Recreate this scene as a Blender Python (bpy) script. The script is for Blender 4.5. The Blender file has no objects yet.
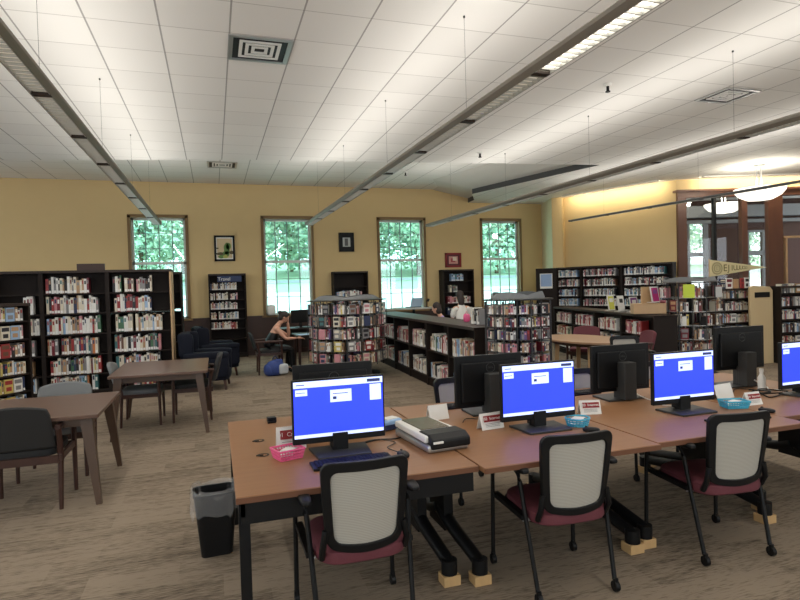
import bpy, bmesh, math, random
from math import pi, sin, cos, radians as R
from mathutils import Vector, Matrix
random.seed(11)
C = bpy.context.scene.collection
V = Vector

# ------------------------------------------------------------------ materials
def lin(c):
    return tuple(((x/255)/12.92 if x/255 <= .04045 else ((x/255+.055)/1.055)**2.4) for x in c)
MATS = {}
def mat(name, col, rough=.6, metal=0, var=.08, scale=30, emit=None, es=1, alpha=None, coat=0, bump=0, stretch=None, spec=None):
    if name in MATS: return MATS[name]
    m = bpy.data.materials.new(name); m.use_nodes = True
    nt = m.node_tree; N = nt.nodes; L = nt.links; b = N['Principled BSDF']
    c = lin(col)
    b.inputs['Roughness'].default_value = rough; b.inputs['Metallic'].default_value = metal
    if spec is not None: b.inputs['Specular IOR Level'].default_value = spec
    if coat: b.inputs['Coat Weight'].default_value = coat
    if emit is not None:
        b.inputs['Base Color'].default_value = (*c, 1)
        b.inputs['Emission Color'].default_value = (*lin(emit), 1); b.inputs['Emission Strength'].default_value = es
    else:
        tc = N.new('ShaderNodeTexCoord'); mp = N.new('ShaderNodeMapping')
        if stretch: mp.inputs['Scale'].default_value = stretch
        n = N.new('ShaderNodeTexNoise'); n.inputs['Scale'].default_value = scale; n.inputs['Detail'].default_value = 4
        mx = N.new('ShaderNodeMix'); mx.data_type = 'RGBA'
        mx.inputs[6].default_value = (*[x*(1-var) for x in c], 1); mx.inputs[7].default_value = (*[min(1, x*(1+var)) for x in c], 1)
        L.new(tc.outputs['Object'], mp.inputs[0]); L.new(mp.outputs[0], n.inputs['Vector'])
        L.new(n.outputs['Fac'], mx.inputs[0]); L.new(mx.outputs[2], b.inputs['Base Color'])
        if bump:
            bp = N.new('ShaderNodeBump'); bp.inputs['Strength'].default_value = bump; bp.inputs['Distance'].default_value = .01
            L.new(n.outputs['Fac'], bp.inputs['Height']); L.new(bp.outputs[0], b.inputs['Normal'])
    if alpha is not None: b.inputs['Alpha'].default_value = alpha
    MATS[name] = m
    return m

def math_node(nt, op, a, b=None):
    n = nt.nodes.new('ShaderNodeMath'); n.operation = op
    for i, v in enumerate((a, b)):
        if v is None: continue
        if isinstance(v, (int, float)): n.inputs[i].default_value = v
        else: nt.links.new(v, n.inputs[i])
    return n.outputs[0]

def ceiling_mat():
    m = bpy.data.materials.new('acoustic tile'); m.use_nodes = True; nt = m.node_tree; N = nt.nodes; L = nt.links
    b = N['Principled BSDF']; b.inputs['Roughness'].default_value = .9
    tc = N.new('ShaderNodeTexCoord'); s = N.new('ShaderNodeSeparateXYZ'); L.new(tc.outputs['Object'], s.inputs[0])
    def line(o, off, w):
        f = math_node(nt, 'FRACT', math_node(nt, 'DIVIDE', math_node(nt, 'ADD', o, 61-off), .61))
        return math_node(nt, 'LESS_THAN', f, w/.61)
    a = line(s.outputs[0], .215, .016); c = line(s.outputs[1], 5.66, .011)
    n = N.new('ShaderNodeTexNoise'); n.inputs['Scale'].default_value = 90; L.new(tc.outputs['Object'], n.inputs['Vector'])
    wn = N.new('ShaderNodeTexWhiteNoise'); wn.noise_dimensions = '2D'
    cx = math_node(nt, 'FLOOR', math_node(nt, 'DIVIDE', math_node(nt, 'ADD', s.outputs[0], 61-.215), .61))
    cy = math_node(nt, 'FLOOR', math_node(nt, 'DIVIDE', math_node(nt, 'ADD', s.outputs[1], 61-5.66), .61))
    cb = N.new('ShaderNodeCombineXYZ'); L.new(cx, cb.inputs[0]); L.new(cy, cb.inputs[1]); L.new(cb.outputs[0], wn.inputs['Vector'])
    k = math_node(nt, 'ADD', math_node(nt, 'MULTIPLY', n.outputs['Fac'], .5), math_node(nt, 'MULTIPLY', wn.outputs['Value'], .5))
    mx = N.new('ShaderNodeMix'); mx.data_type = 'RGBA'; L.new(k, mx.inputs[0])
    mx.inputs[6].default_value = (*lin((226, 224, 219)), 1); mx.inputs[7].default_value = (*lin((236, 234, 229)), 1)
    m2 = N.new('ShaderNodeMix'); m2.data_type = 'RGBA'; L.new(mx.outputs[2], m2.inputs[6]); m2.inputs[7].default_value = (*lin((150, 146, 138)), 1)
    L.new(math_node(nt, 'MULTIPLY', c, .55), m2.inputs[0])
    m3 = N.new('ShaderNodeMix'); m3.data_type = 'RGBA'; L.new(m2.outputs[2], m3.inputs[6]); m3.inputs[7].default_value = (*lin((120, 117, 112)), 1)
    L.new(math_node(nt, 'MULTIPLY', a, .7), m3.inputs[0]); L.new(m3.outputs[2], b.inputs['Base Color'])
    return m

def carpet_mat():
    m = bpy.data.materials.new('striated carpet'); m.use_nodes = True; nt = m.node_tree; N = nt.nodes; L = nt.links
    b = N['Principled BSDF']; b.inputs['Roughness'].default_value = .95; b.inputs['Specular IOR Level'].default_value = .15
    tc = N.new('ShaderNodeTexCoord'); s = N.new('ShaderNodeSeparateXYZ'); L.new(tc.outputs['Object'], s.inputs[0])
    # carpet planks: each plank has a slightly different tone
    br = N.new('ShaderNodeTexBrick'); br.inputs['Scale'].default_value = 1; br.inputs['Brick Width'].default_value = .5; br.inputs['Row Height'].default_value = .25
    br.inputs['Mortar Size'].default_value = 0; br.inputs['Color1'].default_value = (.0, .0, .0, 1); br.inputs['Color2'].default_value = (1, 1, 1, 1)
    L.new(tc.outputs['Object'], br.inputs['Vector'])
    def nz(sc, st, det):
        mp = N.new('ShaderNodeMapping'); mp.inputs['Scale'].default_value = st; n = N.new('ShaderNodeTexNoise')
        n.inputs['Scale'].default_value = sc; n.inputs['Detail'].default_value = det
        L.new(tc.outputs['Object'], mp.inputs[0]); L.new(mp.outputs[0], n.inputs['Vector']); return n.outputs['Fac']
    fine = nz(1, (14, 100, 1), 5); broad = nz(1, (2.4, 20, 1), 3); grain = nz(300, (1, 1, 1), 2)
    k = math_node(nt, 'ADD', math_node(nt, 'MULTIPLY', fine, .9), math_node(nt, 'MULTIPLY', broad, .55))
    k = math_node(nt, 'ADD', k, math_node(nt, 'MULTIPLY', br.outputs['Color'], .17))
    k = math_node(nt, 'ADD', k, math_node(nt, 'MULTIPLY', grain, .30))
    r = N.new('ShaderNodeValToRGB'); L.new(k, r.inputs[0]); e = r.color_ramp.elements
    k0 = .66; 
    e[0].position = k0; e[0].color = (*lin((84, 73, 61)), 1); e[1].position = 1.06; e[1].color = (*lin((146, 131, 113)), 1)
    x = r.color_ramp.elements.new(.82); x.color = (*lin((114, 101, 86)), 1)
    L.new(r.outputs[0], b.inputs['Base Color'])
    bp = N.new('ShaderNodeBump'); bp.inputs['Strength'].default_value = .3; bp.inputs['Distance'].default_value = .004
    L.new(k, bp.inputs['Height']); L.new(bp.outputs[0], b.inputs['Normal'])
    return m

def glass_mat():
    m = bpy.data.materials.new('tinted pane'); m.use_nodes = True; nt = m.node_tree; N = nt.nodes; L = nt.links
    N.remove(N['Principled BSDF']); o = N['Material Output']
    t = N.new('ShaderNodeBsdfTransparent'); t.inputs[0].default_value = (.76, .97, .95, 1)
    g = N.new('ShaderNodeBsdfGlossy'); g.inputs['Roughness'].default_value = .02
    mx = N.new('ShaderNodeMixShader'); mx.inputs[0].default_value = .06
    L.new(t.outputs[0], mx.inputs[1]); L.new(g.outputs[0], mx.inputs[2]); L.new(mx.outputs[0], o.inputs[0]); return m

def clear_glass():
    m = glass_mat(); m.name = 'clear pane'; N = m.node_tree.nodes
    for n in N:
        if n.type == 'BSDF_TRANSPARENT': n.inputs[0].default_value = (.93, .94, .94, 1)
        if n.type == 'MIX_SHADER': n.inputs[0].default_value = .025
    return m
def mesh_fabric():
    m = bpy.data.materials.new('woven back mesh'); m.use_nodes = True; nt = m.node_tree; N = nt.nodes; L = nt.links
    b = N['Principled BSDF']; b.inputs['Roughness'].default_value = .8
    tc = N.new('ShaderNodeTexCoord'); w = N.new('ShaderNodeTexWave'); w.bands_direction = 'Z'; w.inputs['Scale'].default_value = 40; w.inputs['Distortion'].default_value = .6
    L.new(tc.outputs['Object'], w.inputs['Vector'])
    mx = N.new('ShaderNodeMix'); mx.data_type = 'RGBA'; L.new(w.outputs['Fac'], mx.inputs[0])
    mx.inputs[6].default_value = (*lin((158, 153, 142)), 1); mx.inputs[7].default_value = (*lin((182, 177, 165)), 1)
    L.new(mx.outputs[2], b.inputs['Base Color']); return m

M = dict(
 wall=mat('yellow wall paint', (214, 187, 136), .8, var=.03, scale=3),
 pale=mat('window-lit wall colour', (214, 206, 170), .8, var=.03, scale=3),  # window light on the splay wall put into its colour
 wains=mat('dark wainscot', (62, 40, 32), .5, var=.15, scale=8, stretch=(1, 1, .2)),
 dwood=mat('dark walnut laminate', (50, 38, 32), .5, spec=.35, var=.2, scale=10, stretch=(1, 1, .15)),
 shelf=mat('shelf board brown', (34, 26, 22), .6, spec=.2, var=.15, scale=12),
 black=mat('black plastic', (11, 11, 12), .5, spec=.3, var=.05),
 blackm=mat('matte black metal', (12, 12, 13), .5, spec=.3, var=.05),
 grey=mat('dark grey plastic', (50, 50, 49), .5, var=.05),
 desk=mat('cherry laminate', (146, 104, 70), .45, var=.12, scale=4, stretch=(.7, 9, 1), spec=.35),
 deskedge=mat('desk edge band', (110, 72, 50), .4, var=.05),
 rtable=mat('reading table laminate', (104, 80, 68), .3, var=.12, scale=5, stretch=(.7, 9, 1)),
 rleg=mat('walnut leg', (84, 64, 50), .4, var=.12, scale=12, stretch=(1, 1, .1)),
 cherry=mat('dark cherry chair wood', (64, 40, 33), .35, var=.1, scale=12, stretch=(1, 1, .1)),
 maroon=mat('maroon upholstery', (100, 46, 54), .75, var=.08, scale=120),
 chargrey=mat('charcoal upholstery', (34, 34, 34), .7, var=.06, scale=120),
 lgrey=mat('grey upholstery', (116, 118, 118), .75, var=.06, scale=120),
 navy=mat('navy upholstery', (17, 21, 34), .7, spec=.2, var=.1, scale=60),
 white=mat('white plastic', (228, 226, 220), .4, var=.03),
 paper=mat('white paper', (236, 234, 228), .7, var=.02),
 red=mat('dark red print', (142, 34, 38), .6, var=.05),
 tan=mat('light tan wood', (190, 156, 116), .5, var=.1, scale=8, stretch=(1, 1, .15)),
 tanlam=mat('beige laminate', (204, 180, 138), .5, var=.04, scale=8, stretch=(1, 1, .2)),
 block=mat('raw pine block', (196, 160, 110), .7, var=.15, scale=30, stretch=(1, 1, .2)),
 bronze=mat('bronze fixture body', (140, 132, 120), .5, metal=.25, var=.04),
 louver=mat('aluminium louver', (206, 206, 202), .35, metal=.5, var=.04),
 silver=mat('silver metal', (190, 190, 188), .35, metal=.8, var=.04),
 sign=mat('blue sign board', (40, 54, 92), .5, var=.05),
 plasticliner=mat('bin liner film', (226, 226, 226), .2, var=.1, alpha=.17, scale=14),
 pink=mat('pink plastic', (226, 92, 140), .4, var=.05),
 cyan=mat('turquoise plastic', (70, 176, 206), .4, var=.08),
 meshb=mesh_fabric(), glass=glass_mat(), clear=clear_glass(), ceil=ceiling_mat(), carpet=carpet_mat(),
 post=mat('brown oak post', (96, 58, 38), .45, var=.2, scale=8, stretch=(1, 1, .12)),
 innerwood=mat('dark inner panelling', (60, 36, 27), .6, spec=.2, var=.2, scale=6, stretch=(1, 1, .15)),
)

# ------------------------------------------------------------------ mesh builder
class MB:
    def __init__(s): s.bm = bmesh.new(); s.mi = 0
    def _fin(s, verts):
        fs = set(f for v in verts for f in v.link_faces)
        for f in fs: f.material_index = s.mi
    def box(s, c, d, rot=None, mi=None):
        if mi is not None: s.mi = mi
        mt = Matrix.Translation(c)
        if rot is not None: mt = mt @ (Matrix.Rotation(rot, 4, 'Z') if isinstance(rot, (int, float)) else rot)
        r = bmesh.ops.create_cube(s.bm, size=1, matrix=mt @ Matrix.Diagonal((*d, 1)))
        s._fin(r['verts']); return s
    def bx(s, x0, x1, y0, y1, z0, z1, mi=None):
        return s.box(((x0+x1)/2, (y0+y1)/2, (z0+z1)/2), (abs(x1-x0), abs(y1-y0), abs(z1-z0)), None, mi)
    def cyl(s, a, b, r1, r2=None, seg=12, mi=None):
        if mi is not None: s.mi = mi
        a = V(a); b = V(b); d = b-a; r2 = r1 if r2 is None else r2
        q = d.to_track_quat('Z', 'Y').to_matrix().to_4x4()
        r = bmesh.ops.create_cone(s.bm, cap_ends=True, segments=seg, radius1=r1, radius2=r2, depth=d.length, matrix=Matrix.Translation((a+b)/2) @ q)
        s._fin(r['verts']); return s
    def tube(s, pts, r, seg=8, mi=None):
        if mi is not None: s.mi = mi
        pts = [V(p) for p in pts]; rings = []
        rs = r if isinstance(r, (list, tuple)) else [r]*len(pts)
        for i, p in enumerate(pts):
            t = (pts[min(i+1, len(pts)-1)]-pts[max(i-1, 0)]).normalized()
            up = V((0, 0, 1)) if abs(t.z) < .95 else V((0, 1, 0))
            x = t.cross(up).normalized(); y = x.cross(t)
            rings.append([s.bm.verts.new(p+(x*cos(2*pi*k/seg)+y*sin(2*pi*k/seg))*rs[i]) for k in range(seg)])
        for a, b in zip(rings, rings[1:]):
            for k in range(seg):
                f = s.bm.faces.new((a[k], a[(k+1) % seg], b[(k+1) % seg], b[k])); f.material_index = s.mi
        for rg, fl in ((rings[0], 0), (rings[-1], 1)):
            f = s.bm.faces.new(rg if not fl else rg[::-1]); f.material_index = s.mi
        return s
    def sph(s, c, r, seg=12, mi=None):
        if mi is not None: s.mi = mi
        r = (r, r, r) if isinstance(r, (int, float)) else r
        o = bmesh.ops.create_uvsphere(s.bm, u_segments=seg, v_segments=max(6, seg*2//3), radius=1, matrix=Matrix.Translation(c) @ Matrix.Diagonal((*r, 1)))
        s._fin(o['verts']); return s
    def lathe(s, prof, c=(0, 0, 0), seg=24, mi=None):
        if mi is not None: s.mi = mi
        c = V(c); rings = [[s.bm.verts.new(c+V((r*cos(2*pi*k/seg), r*sin(2*pi*k/seg), z))) for k in range(seg)] for r, z in prof]
        for a, b in zip(rings, rings[1:]):
            for k in range(seg):
                f = s.bm.faces.new((a[k], a[(k+1) % seg], b[(k+1) % seg], b[k])); f.material_index = s.mi
        return s
    def poly(s, pts, mi=None):
        if mi is not None: s.mi = mi
        f = s.bm.faces.new([s.bm.verts.new(p) for p in pts]); f.material_index = s.mi; return s
    def prism(s, pts, ext, mi=None):
        """closed polygon pts extruded along vector ext"""
        if mi is not None: s.mi = mi
        ext = V(ext); a = [s.bm.verts.new(p) for p in pts]; b = [s.bm.verts.new(V(p)+ext) for p in pts]; n = len(pts)
        fs = [s.bm.faces.new(a[::-1]), s.bm.faces.new(b)]
        for k in range(n): fs.append(s.bm.faces.new((a[k], a[(k+1) % n], b[(k+1) % n], b[k])))
        for f in fs: f.material_index = s.mi
        return s
    def cushion(s, c, d, mi=None, rot=None, e=.35):
        """rounded slab"""
        if mi is not None: s.mi = mi
        n = 12; mt = Matrix.Translation(c) @ (rot or Matrix.Identity(4))
        o = bmesh.ops.create_uvsphere(s.bm, u_segments=24, v_segments=12, radius=1)
        for v in o['verts']:
            x, y, z = v.co
            f = lambda t: math.copysign(abs(t)**e, t)
            v.co = mt @ V((f(x)*d[0]/2, f(y)*d[1]/2, f(z)*d[2]/2))
        s._fin(o['verts']); return s
    def build(s, name, mats, parent=None, smooth=False, bevel=0, tri=False):
        if tri: bmesh.ops.triangulate(s.bm, faces=s.bm.faces[:])
        bmesh.ops.recalc_face_normals(s.bm, faces=s.bm.faces[:])
        me = bpy.data.meshes.new(name); s.bm.to_mesh(me); s.bm.free()
        for m in (mats if isinstance(mats, (list, tuple)) else [mats]): me.materials.append(m)
        if smooth:
            for p in me.polygons: p.use_smooth = True
            try: me.set_sharp_from_angle(angle=R(40))
            except Exception: pass
        o = bpy.data.objects.new(name, me); C.objects.link(o)
        if parent is not None: o.parent = parent
        if bevel:
            b = o.modifiers.new('bevel', 'BEVEL'); b.width = bevel; b.segments = 2; b.limit_method = 'ANGLE'
        return o

def thing(name, label, cat, loc=(0, 0, 0), rz=0, group=None):
    o = bpy.data.objects.new(name, None); C.objects.link(o); o.empty_display_size = .1
    o.location = loc; o.rotation_euler = (0, 0, rz); o['label'] = label; o['category'] = cat
    if group: o['group'] = group
    return o
def tag(o, label, cat, group=None, kind=None):
    o['label'] = label; o['category'] = cat
    if group: o['group'] = group
    if kind: o['kind'] = kind
    return o
def struct(o): o['kind'] = 'structure'; return o
def copy_tree(o, parent=None):
    c = o.copy(); C.objects.link(c)
    if parent is not None: c.parent = parent
    for ch in list(o.children): copy_tree(ch, c)
    return c
def dup(o, loc, rz, label, group=None):
    c = copy_tree(o); c.location = loc; c.rotation_euler = (0, 0, rz); c['label'] = label
    if group: c['group'] = group
    return c
def text_obj(txt, size, m, parent, mtx, name='lettering', ext=.0006, align='CENTER'):
    cu = bpy.data.curves.new('t', 'FONT'); cu.body = txt; cu.size = size; cu.extrude = ext; cu.align_x = align; cu.align_y = 'CENTER'
    t = bpy.data.objects.new('t', cu); me = bpy.data.meshes.new_from_object(t); bpy.data.objects.remove(t); me.materials.clear(); me.materials.append(m)
    o = bpy.data.objects.new(name, me); C.objects.link(o); o.parent = parent; o.matrix_local = mtx; return o
UP_FRONT = Matrix.Rotation(pi/2, 4, 'X')     # text readable when looked at along +Y
UP_BACK = Matrix.Rotation(pi, 4, 'Z') @ UP_FRONT
ORD = ['first', 'second', 'third', 'fourth', 'fifth', 'sixth', 'seventh', 'eighth', 'ninth', 'tenth', 'eleventh', 'twelfth', 'thirteenth', 'fourteenth', 'fifteenth', 'sixteenth', 'seventeenth', 'eighteenth', 'nineteenth', 'twentieth'] + ['twenty-'+w for w in ('first', 'second', 'third', 'fourth', 'fifth', 'sixth', 'seventh', 'eighth', 'ninth')] + ['thirtieth'] + ['thirty-'+w for w in ('first', 'second', 'third', 'fourth', 'fifth', 'sixth', 'seventh', 'eighth', 'ninth')] + ['fortieth'] + ['forty-'+w for w in ('first', 'second', 'third', 'fourth', 'fifth', 'sixth', 'seventh', 'eighth', 'ninth')]

# ------------------------------------------------------------------ camera
yaw = math.atan(186/575); pit = -math.atan(12.3/575); rol = .0283
fw = V((sin(yaw)*cos(pit), cos(yaw)*cos(pit), sin(pit))); r0 = V((cos(yaw), -sin(yaw), 0)); u0 = r0.cross(fw)
rr = r0*cos(rol)-u0*sin(rol); uu = u0*cos(rol)+r0*sin(rol)
cam = bpy.data.cameras.new('camera'); co = bpy.data.objects.new('camera', cam); C.objects.link(co)
mw = Matrix((rr, uu, -fw)).transposed().to_4x4(); mw.translation = (0, 0, 1.65); co.matrix_world = mw
cam.sensor_width = 36; cam.lens = 575*36/800; cam.clip_start = .05; cam.clip_end = 400
bpy.context.scene.camera = co
CAMP = V((0, 0, 1.65))

# ------------------------------------------------------------------ room shell
WY = 15.5; ZC = 4.09; ZU = 4.45
def flat(name, pts, m, parent=None, tri=True): return MB().poly(pts).build(name, m, parent, tri=tri)
struct(MB().bx(-8.2, 18, -5.2, 15.6, -.12, 0).build('floor', M['carpet']))
low = [(-8, -5), (18, -5), (18, 17), (7.2, 17), (7.2, WY), (7.15, 14.98), (6.63, 14.0), (7.75, 10.16), (3.82, 10.6), (.6, 11.0), (-3.49, 11.8), (-8, 12.5)]
b = MB(); b.poly([(x, y, ZC) for x, y in low])
struct(b.build('ceiling', M['ceil'], tri=True))
struct(flat('ceiling', [(-8, 9.5, ZU), (9.5, 9.5, ZU), (9.5, WY+.1, ZU), (-8, WY+.1, ZU)], M['ceil']))
M['fascia'] = mat('white ceiling paint', (214, 211, 204), .8, var=.02)
M['slot'] = mat('painted shade strip', (70, 70, 70), .7, var=.05)  # shade on the lower step fascia put into its colour
b = MB()
e = low[4:]
for (p, q) in zip(e, e[1:]):
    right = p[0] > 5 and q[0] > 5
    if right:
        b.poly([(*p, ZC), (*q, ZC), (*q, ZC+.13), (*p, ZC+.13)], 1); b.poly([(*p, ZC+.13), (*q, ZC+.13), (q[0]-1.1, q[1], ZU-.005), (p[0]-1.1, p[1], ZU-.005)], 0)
    else: b.poly([(*p, ZC), (*q, ZC), (*q, ZU), (*p, ZU)], 0)
o = b.build('trim_ceiling_step', [M['fascia'], M['slot']]); struct(o)  # slot: no recess, lower fascia strip coloured as shade

# back wall with four window openings
WIN = [(-1.95, -.57), (1.24, 2.60), (4.40, 5.83), (7.57, 8.93)]; WZ0, WZ1 = 1.0, 3.62
b = MB(); x = -8.2
for a, c in WIN:
    b.bx(x, a, WY, WY+.35, 0, 5); b.bx(a, c, WY, WY+.35, 0, WZ0); b.bx(a, c, WY, WY+.35, WZ1, 5); x = c
b.bx(x, 9.75, WY, WY+.35, 0, 5)
struct(b.build('wall_back', M['wall']))
b = MB(); x = -8.0
b.bx(-8, 9.65, WY-.03, WY, 0, 1.0); b.bx(-8, 9.65, WY-.045, WY, .97, 1.02); b.bx(-8, 9.65, WY-.045, WY, 0, .12)
struct(b.build('trim_wainscot', M['wains']))
M['casing'] = mat('tan window casing', (128, 100, 62), .6, var=.05)
M['sash'] = mat('white sash paint', (210, 214, 208), .5, var=.03)
M['muntin'] = mat('grey muntin', (120, 140, 136), .5, var=.03)
for i, (a, c) in enumerate(WIN):
    w = c-a; cx = (a+c)/2; zm = 2.42
    b = MB(); t = .06
    b.bx(a-.01, a+t, WY-.03, WY+.2, WZ0, WZ1); b.bx(c-t, c+.01, WY-.03, WY+.2, WZ0, WZ1); b.bx(a-.01, c+.01, WY-.03, WY+.2, WZ1-t, WZ1+.02)
    b.bx(a-.05, c+.05, WY-.09, WY+.2, WZ0-.03, WZ0+.02)
    fr = struct(b.build('window_%d' % (i+1), M['casing']))
    for z0, z1, yy, nm in ((zm, WZ1-t, WY+.14, 'upper_sash'), (WZ0+.02, zm+.03, WY+.10, 'lower_sash')):
        b = MB(); s = .055; x0, x1 = a+t, c-t
        b.bx(x0, x0+s, yy, yy+.035, z0, z1, 0); b.bx(x1-s, x1, yy, yy+.035, z0, z1, 0); b.bx(x0, x1, yy, yy+.035, z0, z0+.05, 0); b.bx(x0, x1, yy, yy+.035, z1-.05, z1, 0)
        for k in (1, 2, 3):
            xx = x0+(x1-x0)*k/4; b.bx(xx-.012, xx+.012, yy+.005, yy+.03, z0, z1, 1)
        for k in (1, 2):
            zz = z0+(z1-z0)*k/3; b.bx(x0, x1, yy+.008, yy+.028, zz-.008, zz+.008, 1)
        sa = b.build(nm, [M['sash'], M['muntin']], fr)
        p = MB().bx(x0+s, x1-s, yy+.015, yy+.019, z0+.05, z1-.05).build('pane', M['glass'], sa)

# right-hand walls: splay coloured as window-lit, pilaster, slanting yellow wall, storefront
A0 = (9.65, 15.5); A1 = (9.28, 14.35); A2 = (9.50, 14.15); A3 = (9.62, 14.25); B0 = (10.82, 11.32); SD = V((.952, -.307, 0)); SN = V((.307, .952, 0))
def wallseg(mb, p, q, z0, z1, th=.15, mi=None):
    p = V((*p[:2], 0)); q = V((*q[:2], 0)); d = (q-p); n = V((-d.y, d.x, 0)).normalized()*th
    mb.prism([(p.x, p.y, z0), (q.x, q.y, z0), (q.x+n.x, q.y+n.y, z0), (p.x+n.x, p.y+n.y, z0)], (0, 0, z1-z0), mi)
b = MB(); wallseg(b, A1, A0, 0, 4.6, -.12); struct(b.build('wall_splay', M['pale']))
b = MB(); wallseg(b, A2, A1, 0, 4.3, -.1); wallseg(b, A3, A2, 0, 4.3, -.1); wallseg(b, B0, A3, 0, 4.3, -.2)
struct(b.build('wall_right', M['wall']))
BV = V((*B0, 0))
def sf(s, n=0, z=0): p = BV+SD*s+SN*n; return V((p.x, p.y, z))
srot = math.atan2(SD.y, SD.x)
b = MB()
b.box(sf(3, .1, 3.98), (6, .25, .36), srot)
struct(b.build('wall_above_storefront', M['wall']))
ADDED_WLEFT = [(-3.5, -1.3), (.2, 2.4), (3.9, 6.1), (7.6, 9.8), (11.3, 13.5)]; ADDED_WREAR = [(-6.5, -4.1), (-2.6, -.2), (1.3, 3.7), (5.2, 7.6), (9.1, 11.5), (13, 15.4)]  # unseen left and rear window openings, added to spread daylight evenly
def holed(spans, a, c, fn):
    x = a
    for p, q in spans: fn(x, p, 0, 5); fn(p, q, 0, .95); fn(p, q, 3.7, 5); x = q
    fn(x, c, 0, 5)
b = MB(); holed(ADDED_WLEFT, -5, 15.6, lambda p, q, z0, z1: b.bx(-8.2, -8, p, q, z0, z1)); struct(b.build('wall_left', M['wall']))
b = MB(); holed(ADDED_WREAR, -8.2, 18, lambda p, q, z0, z1: b.bx(p, q, -5.2, -5, z0, z1)); struct(b.build('wall_rear', M['wall']))
k = 10
for sp, lf in ((ADDED_WLEFT, 1), (ADDED_WREAR, 0)):  # frames for the added, unseen windows
    for p, q in sp:
        b = MB()
        def seg(u0, u1, z0, z1, w=.03, mi=0):
            if lf: b.bx(-8.12-w, -8.08, u0, u1, z0, z1, mi)
            else: b.bx(u0, u1, -5.12-w, -5.08, z0, z1, mi)
        for f in (0, .25, .5, .75, 1): u_ = p+(q-p)*f; seg(u_-.03, u_+.03, .95, 3.7)
        for zz in (.95, 2.35, 3.7): seg(p, q, zz-.03, zz+.03)
        struct(b.build('window_%d' % k, M['casing' if False else 'white'])); k += 1
pe = sf(6)
b = MB(); wallseg(b, (17.5, -5), (pe.x, pe.y), 0, 4.3, -.2); struct(b.build('wall_far_right', M['wall']))
# storefront screen
st = struct(MB().box(sf(3, 0, 3.72), (6.0, .2, .16), srot).box(sf(3, -.02, 3.80), (6.1, .28, .05), srot).build('window_5', M['post']))
for s0, s1 in ((0, .22), (1.56, 1.70), (2.21, 2.56), (4.3, 4.6)):
    MB().box(sf((s0+s1)/2, 0, 1.85), (s1-s0, .16, 3.7), srot).build('post', M['post'], st, bevel=.008)
MB().box(sf(.92, 0, 1.85), (.07, .1, 3.6), srot).build('mullion', M['blackm'], st)
MB().box(sf(1.2, 0, .45), (2.0, .12, .9), srot).build('base_panel', M['post'], st)
b = MB(); b.box(sf(3.45, -.03, 2.62), (1.75, .1, .05), srot); b.box(sf(2.64, -.03, 1.3), (.045, .1, 2.6), srot); b.build('door_frame', M['tan'], st)
MB().box(sf(1.2, .03, 2.3), (2.0, .01, 2.8), srot).build('pane', M['clear'], st)
MB().box(sf(3.45, .03, 3.15), (1.7, .01, 1.0), srot).build('pane', M['clear'], st)
# meeting room behind the storefront
b = MB(); D = 4.0
wa = [(2.25, 2.80, 1.1, 3.45), (4.1, 4.62, 1.1, 3.1)]
xs = -1.0
for s0, s1, z0, z1 in wa:
    b.box(sf((xs+s0)/2, D, 2), (s0-xs, .2, 4.2), srot); b.box(sf((s0+s1)/2, D, z0/2), (s1-s0, .2, z0), srot); b.box(sf((s0+s1)/2, D, (z1+4.1)/2), (s1-s0, .2, 4.1-z1), srot); xs = s1
b.box(sf((xs+9)/2, D, 2), (9-xs, .2, 4.2), srot)
struct(b.build('wall_meeting_room', M['innerwood']))
b = MB(); b.box(sf(4, 2, -.06), (10, 4.1, .12), srot); struct(b.build('floor', M['carpet']))
b = MB(); b.box(sf(3.5, D-.2, 3.42), (9, .12, .1), srot); b.box(sf(3.5, D-.25, 3.72), (9, .3, .35), srot); struct(b.build('trim_bulkhead', M['lgrey']))
for i, (s0, s1, z0, z1) in enumerate(wa):
    b = MB(); mid = (s0+s1)/2
    b.box(sf(s0, D-.11, (z0+z1)/2), (.07, .06, z1-z0), srot); b.box(sf(s1, D-.11, (z0+z1)/2), (.12, .06, z1-z0), srot); b.box(sf(mid, D-.11, 2.42), (s1-s0, .06, .14), srot); b.box(sf(mid, D-.11, z1), (s1-s0, .06, .07), srot); b.box(sf(mid, D-.11, z0), (s1-s0, .06, .07), srot)
    f = struct(b.build('window_%d' % (6+i), M['lgrey'])); MB().box(sf(mid, D, (z0+z1)/2), (s1-s0, .01, z1-z0), srot).build('pane', M['clear'], f)
t = thing('exit_sign', 'small white exit sign with red letters inside the glazed meeting room', 'sign', sf(.95, 2, 3.42), srot)
MB().box((0, 0, 0), (.32, .05, .18)).build('sign_box', M['white'], t)
text_obj('EXIT', .15, M['red'], t, Matrix.Translation((0, -.03, 0)) @ UP_FRONT)

# ------------------------------------------------------------------ outside
grass = mat('lawn', (158, 182, 150), .9, var=.2, scale=2)
pave = mat('pale paving', (214, 214, 208), .9, var=.05, scale=1)
struct(MB().poly([(-40, 15.9, .55), (60, 15.9, .55), (60, 34, 1.55), (-40, 34, 1.55)]).build('terrain_paving', pave))
struct(MB().poly([(-60, 34, 1.55), (80, 34, 1.55), (90, 75, 5.2), (-70, 75, 5.2)]).build('terrain_lawn', grass))
struct(MB().poly([(-60, 41, 2.2), (80, 41, 2.2), (80, 44, 2.46), (-60, 44, 2.46)]).build('path_road', mat('asphalt', (150, 152, 156), .9, scale=2)))
leafm = [mat('leaf green a', (168, 196, 168), .6, var=.12, scale=1), mat('leaf green b', (200, 216, 190), .6, var=.12, scale=1), mat('leaf green c', (126, 164, 142), .6, var=.12, scale=1)]
bark = mat('bark', (96, 80, 66), .9, var=.2)
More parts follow.
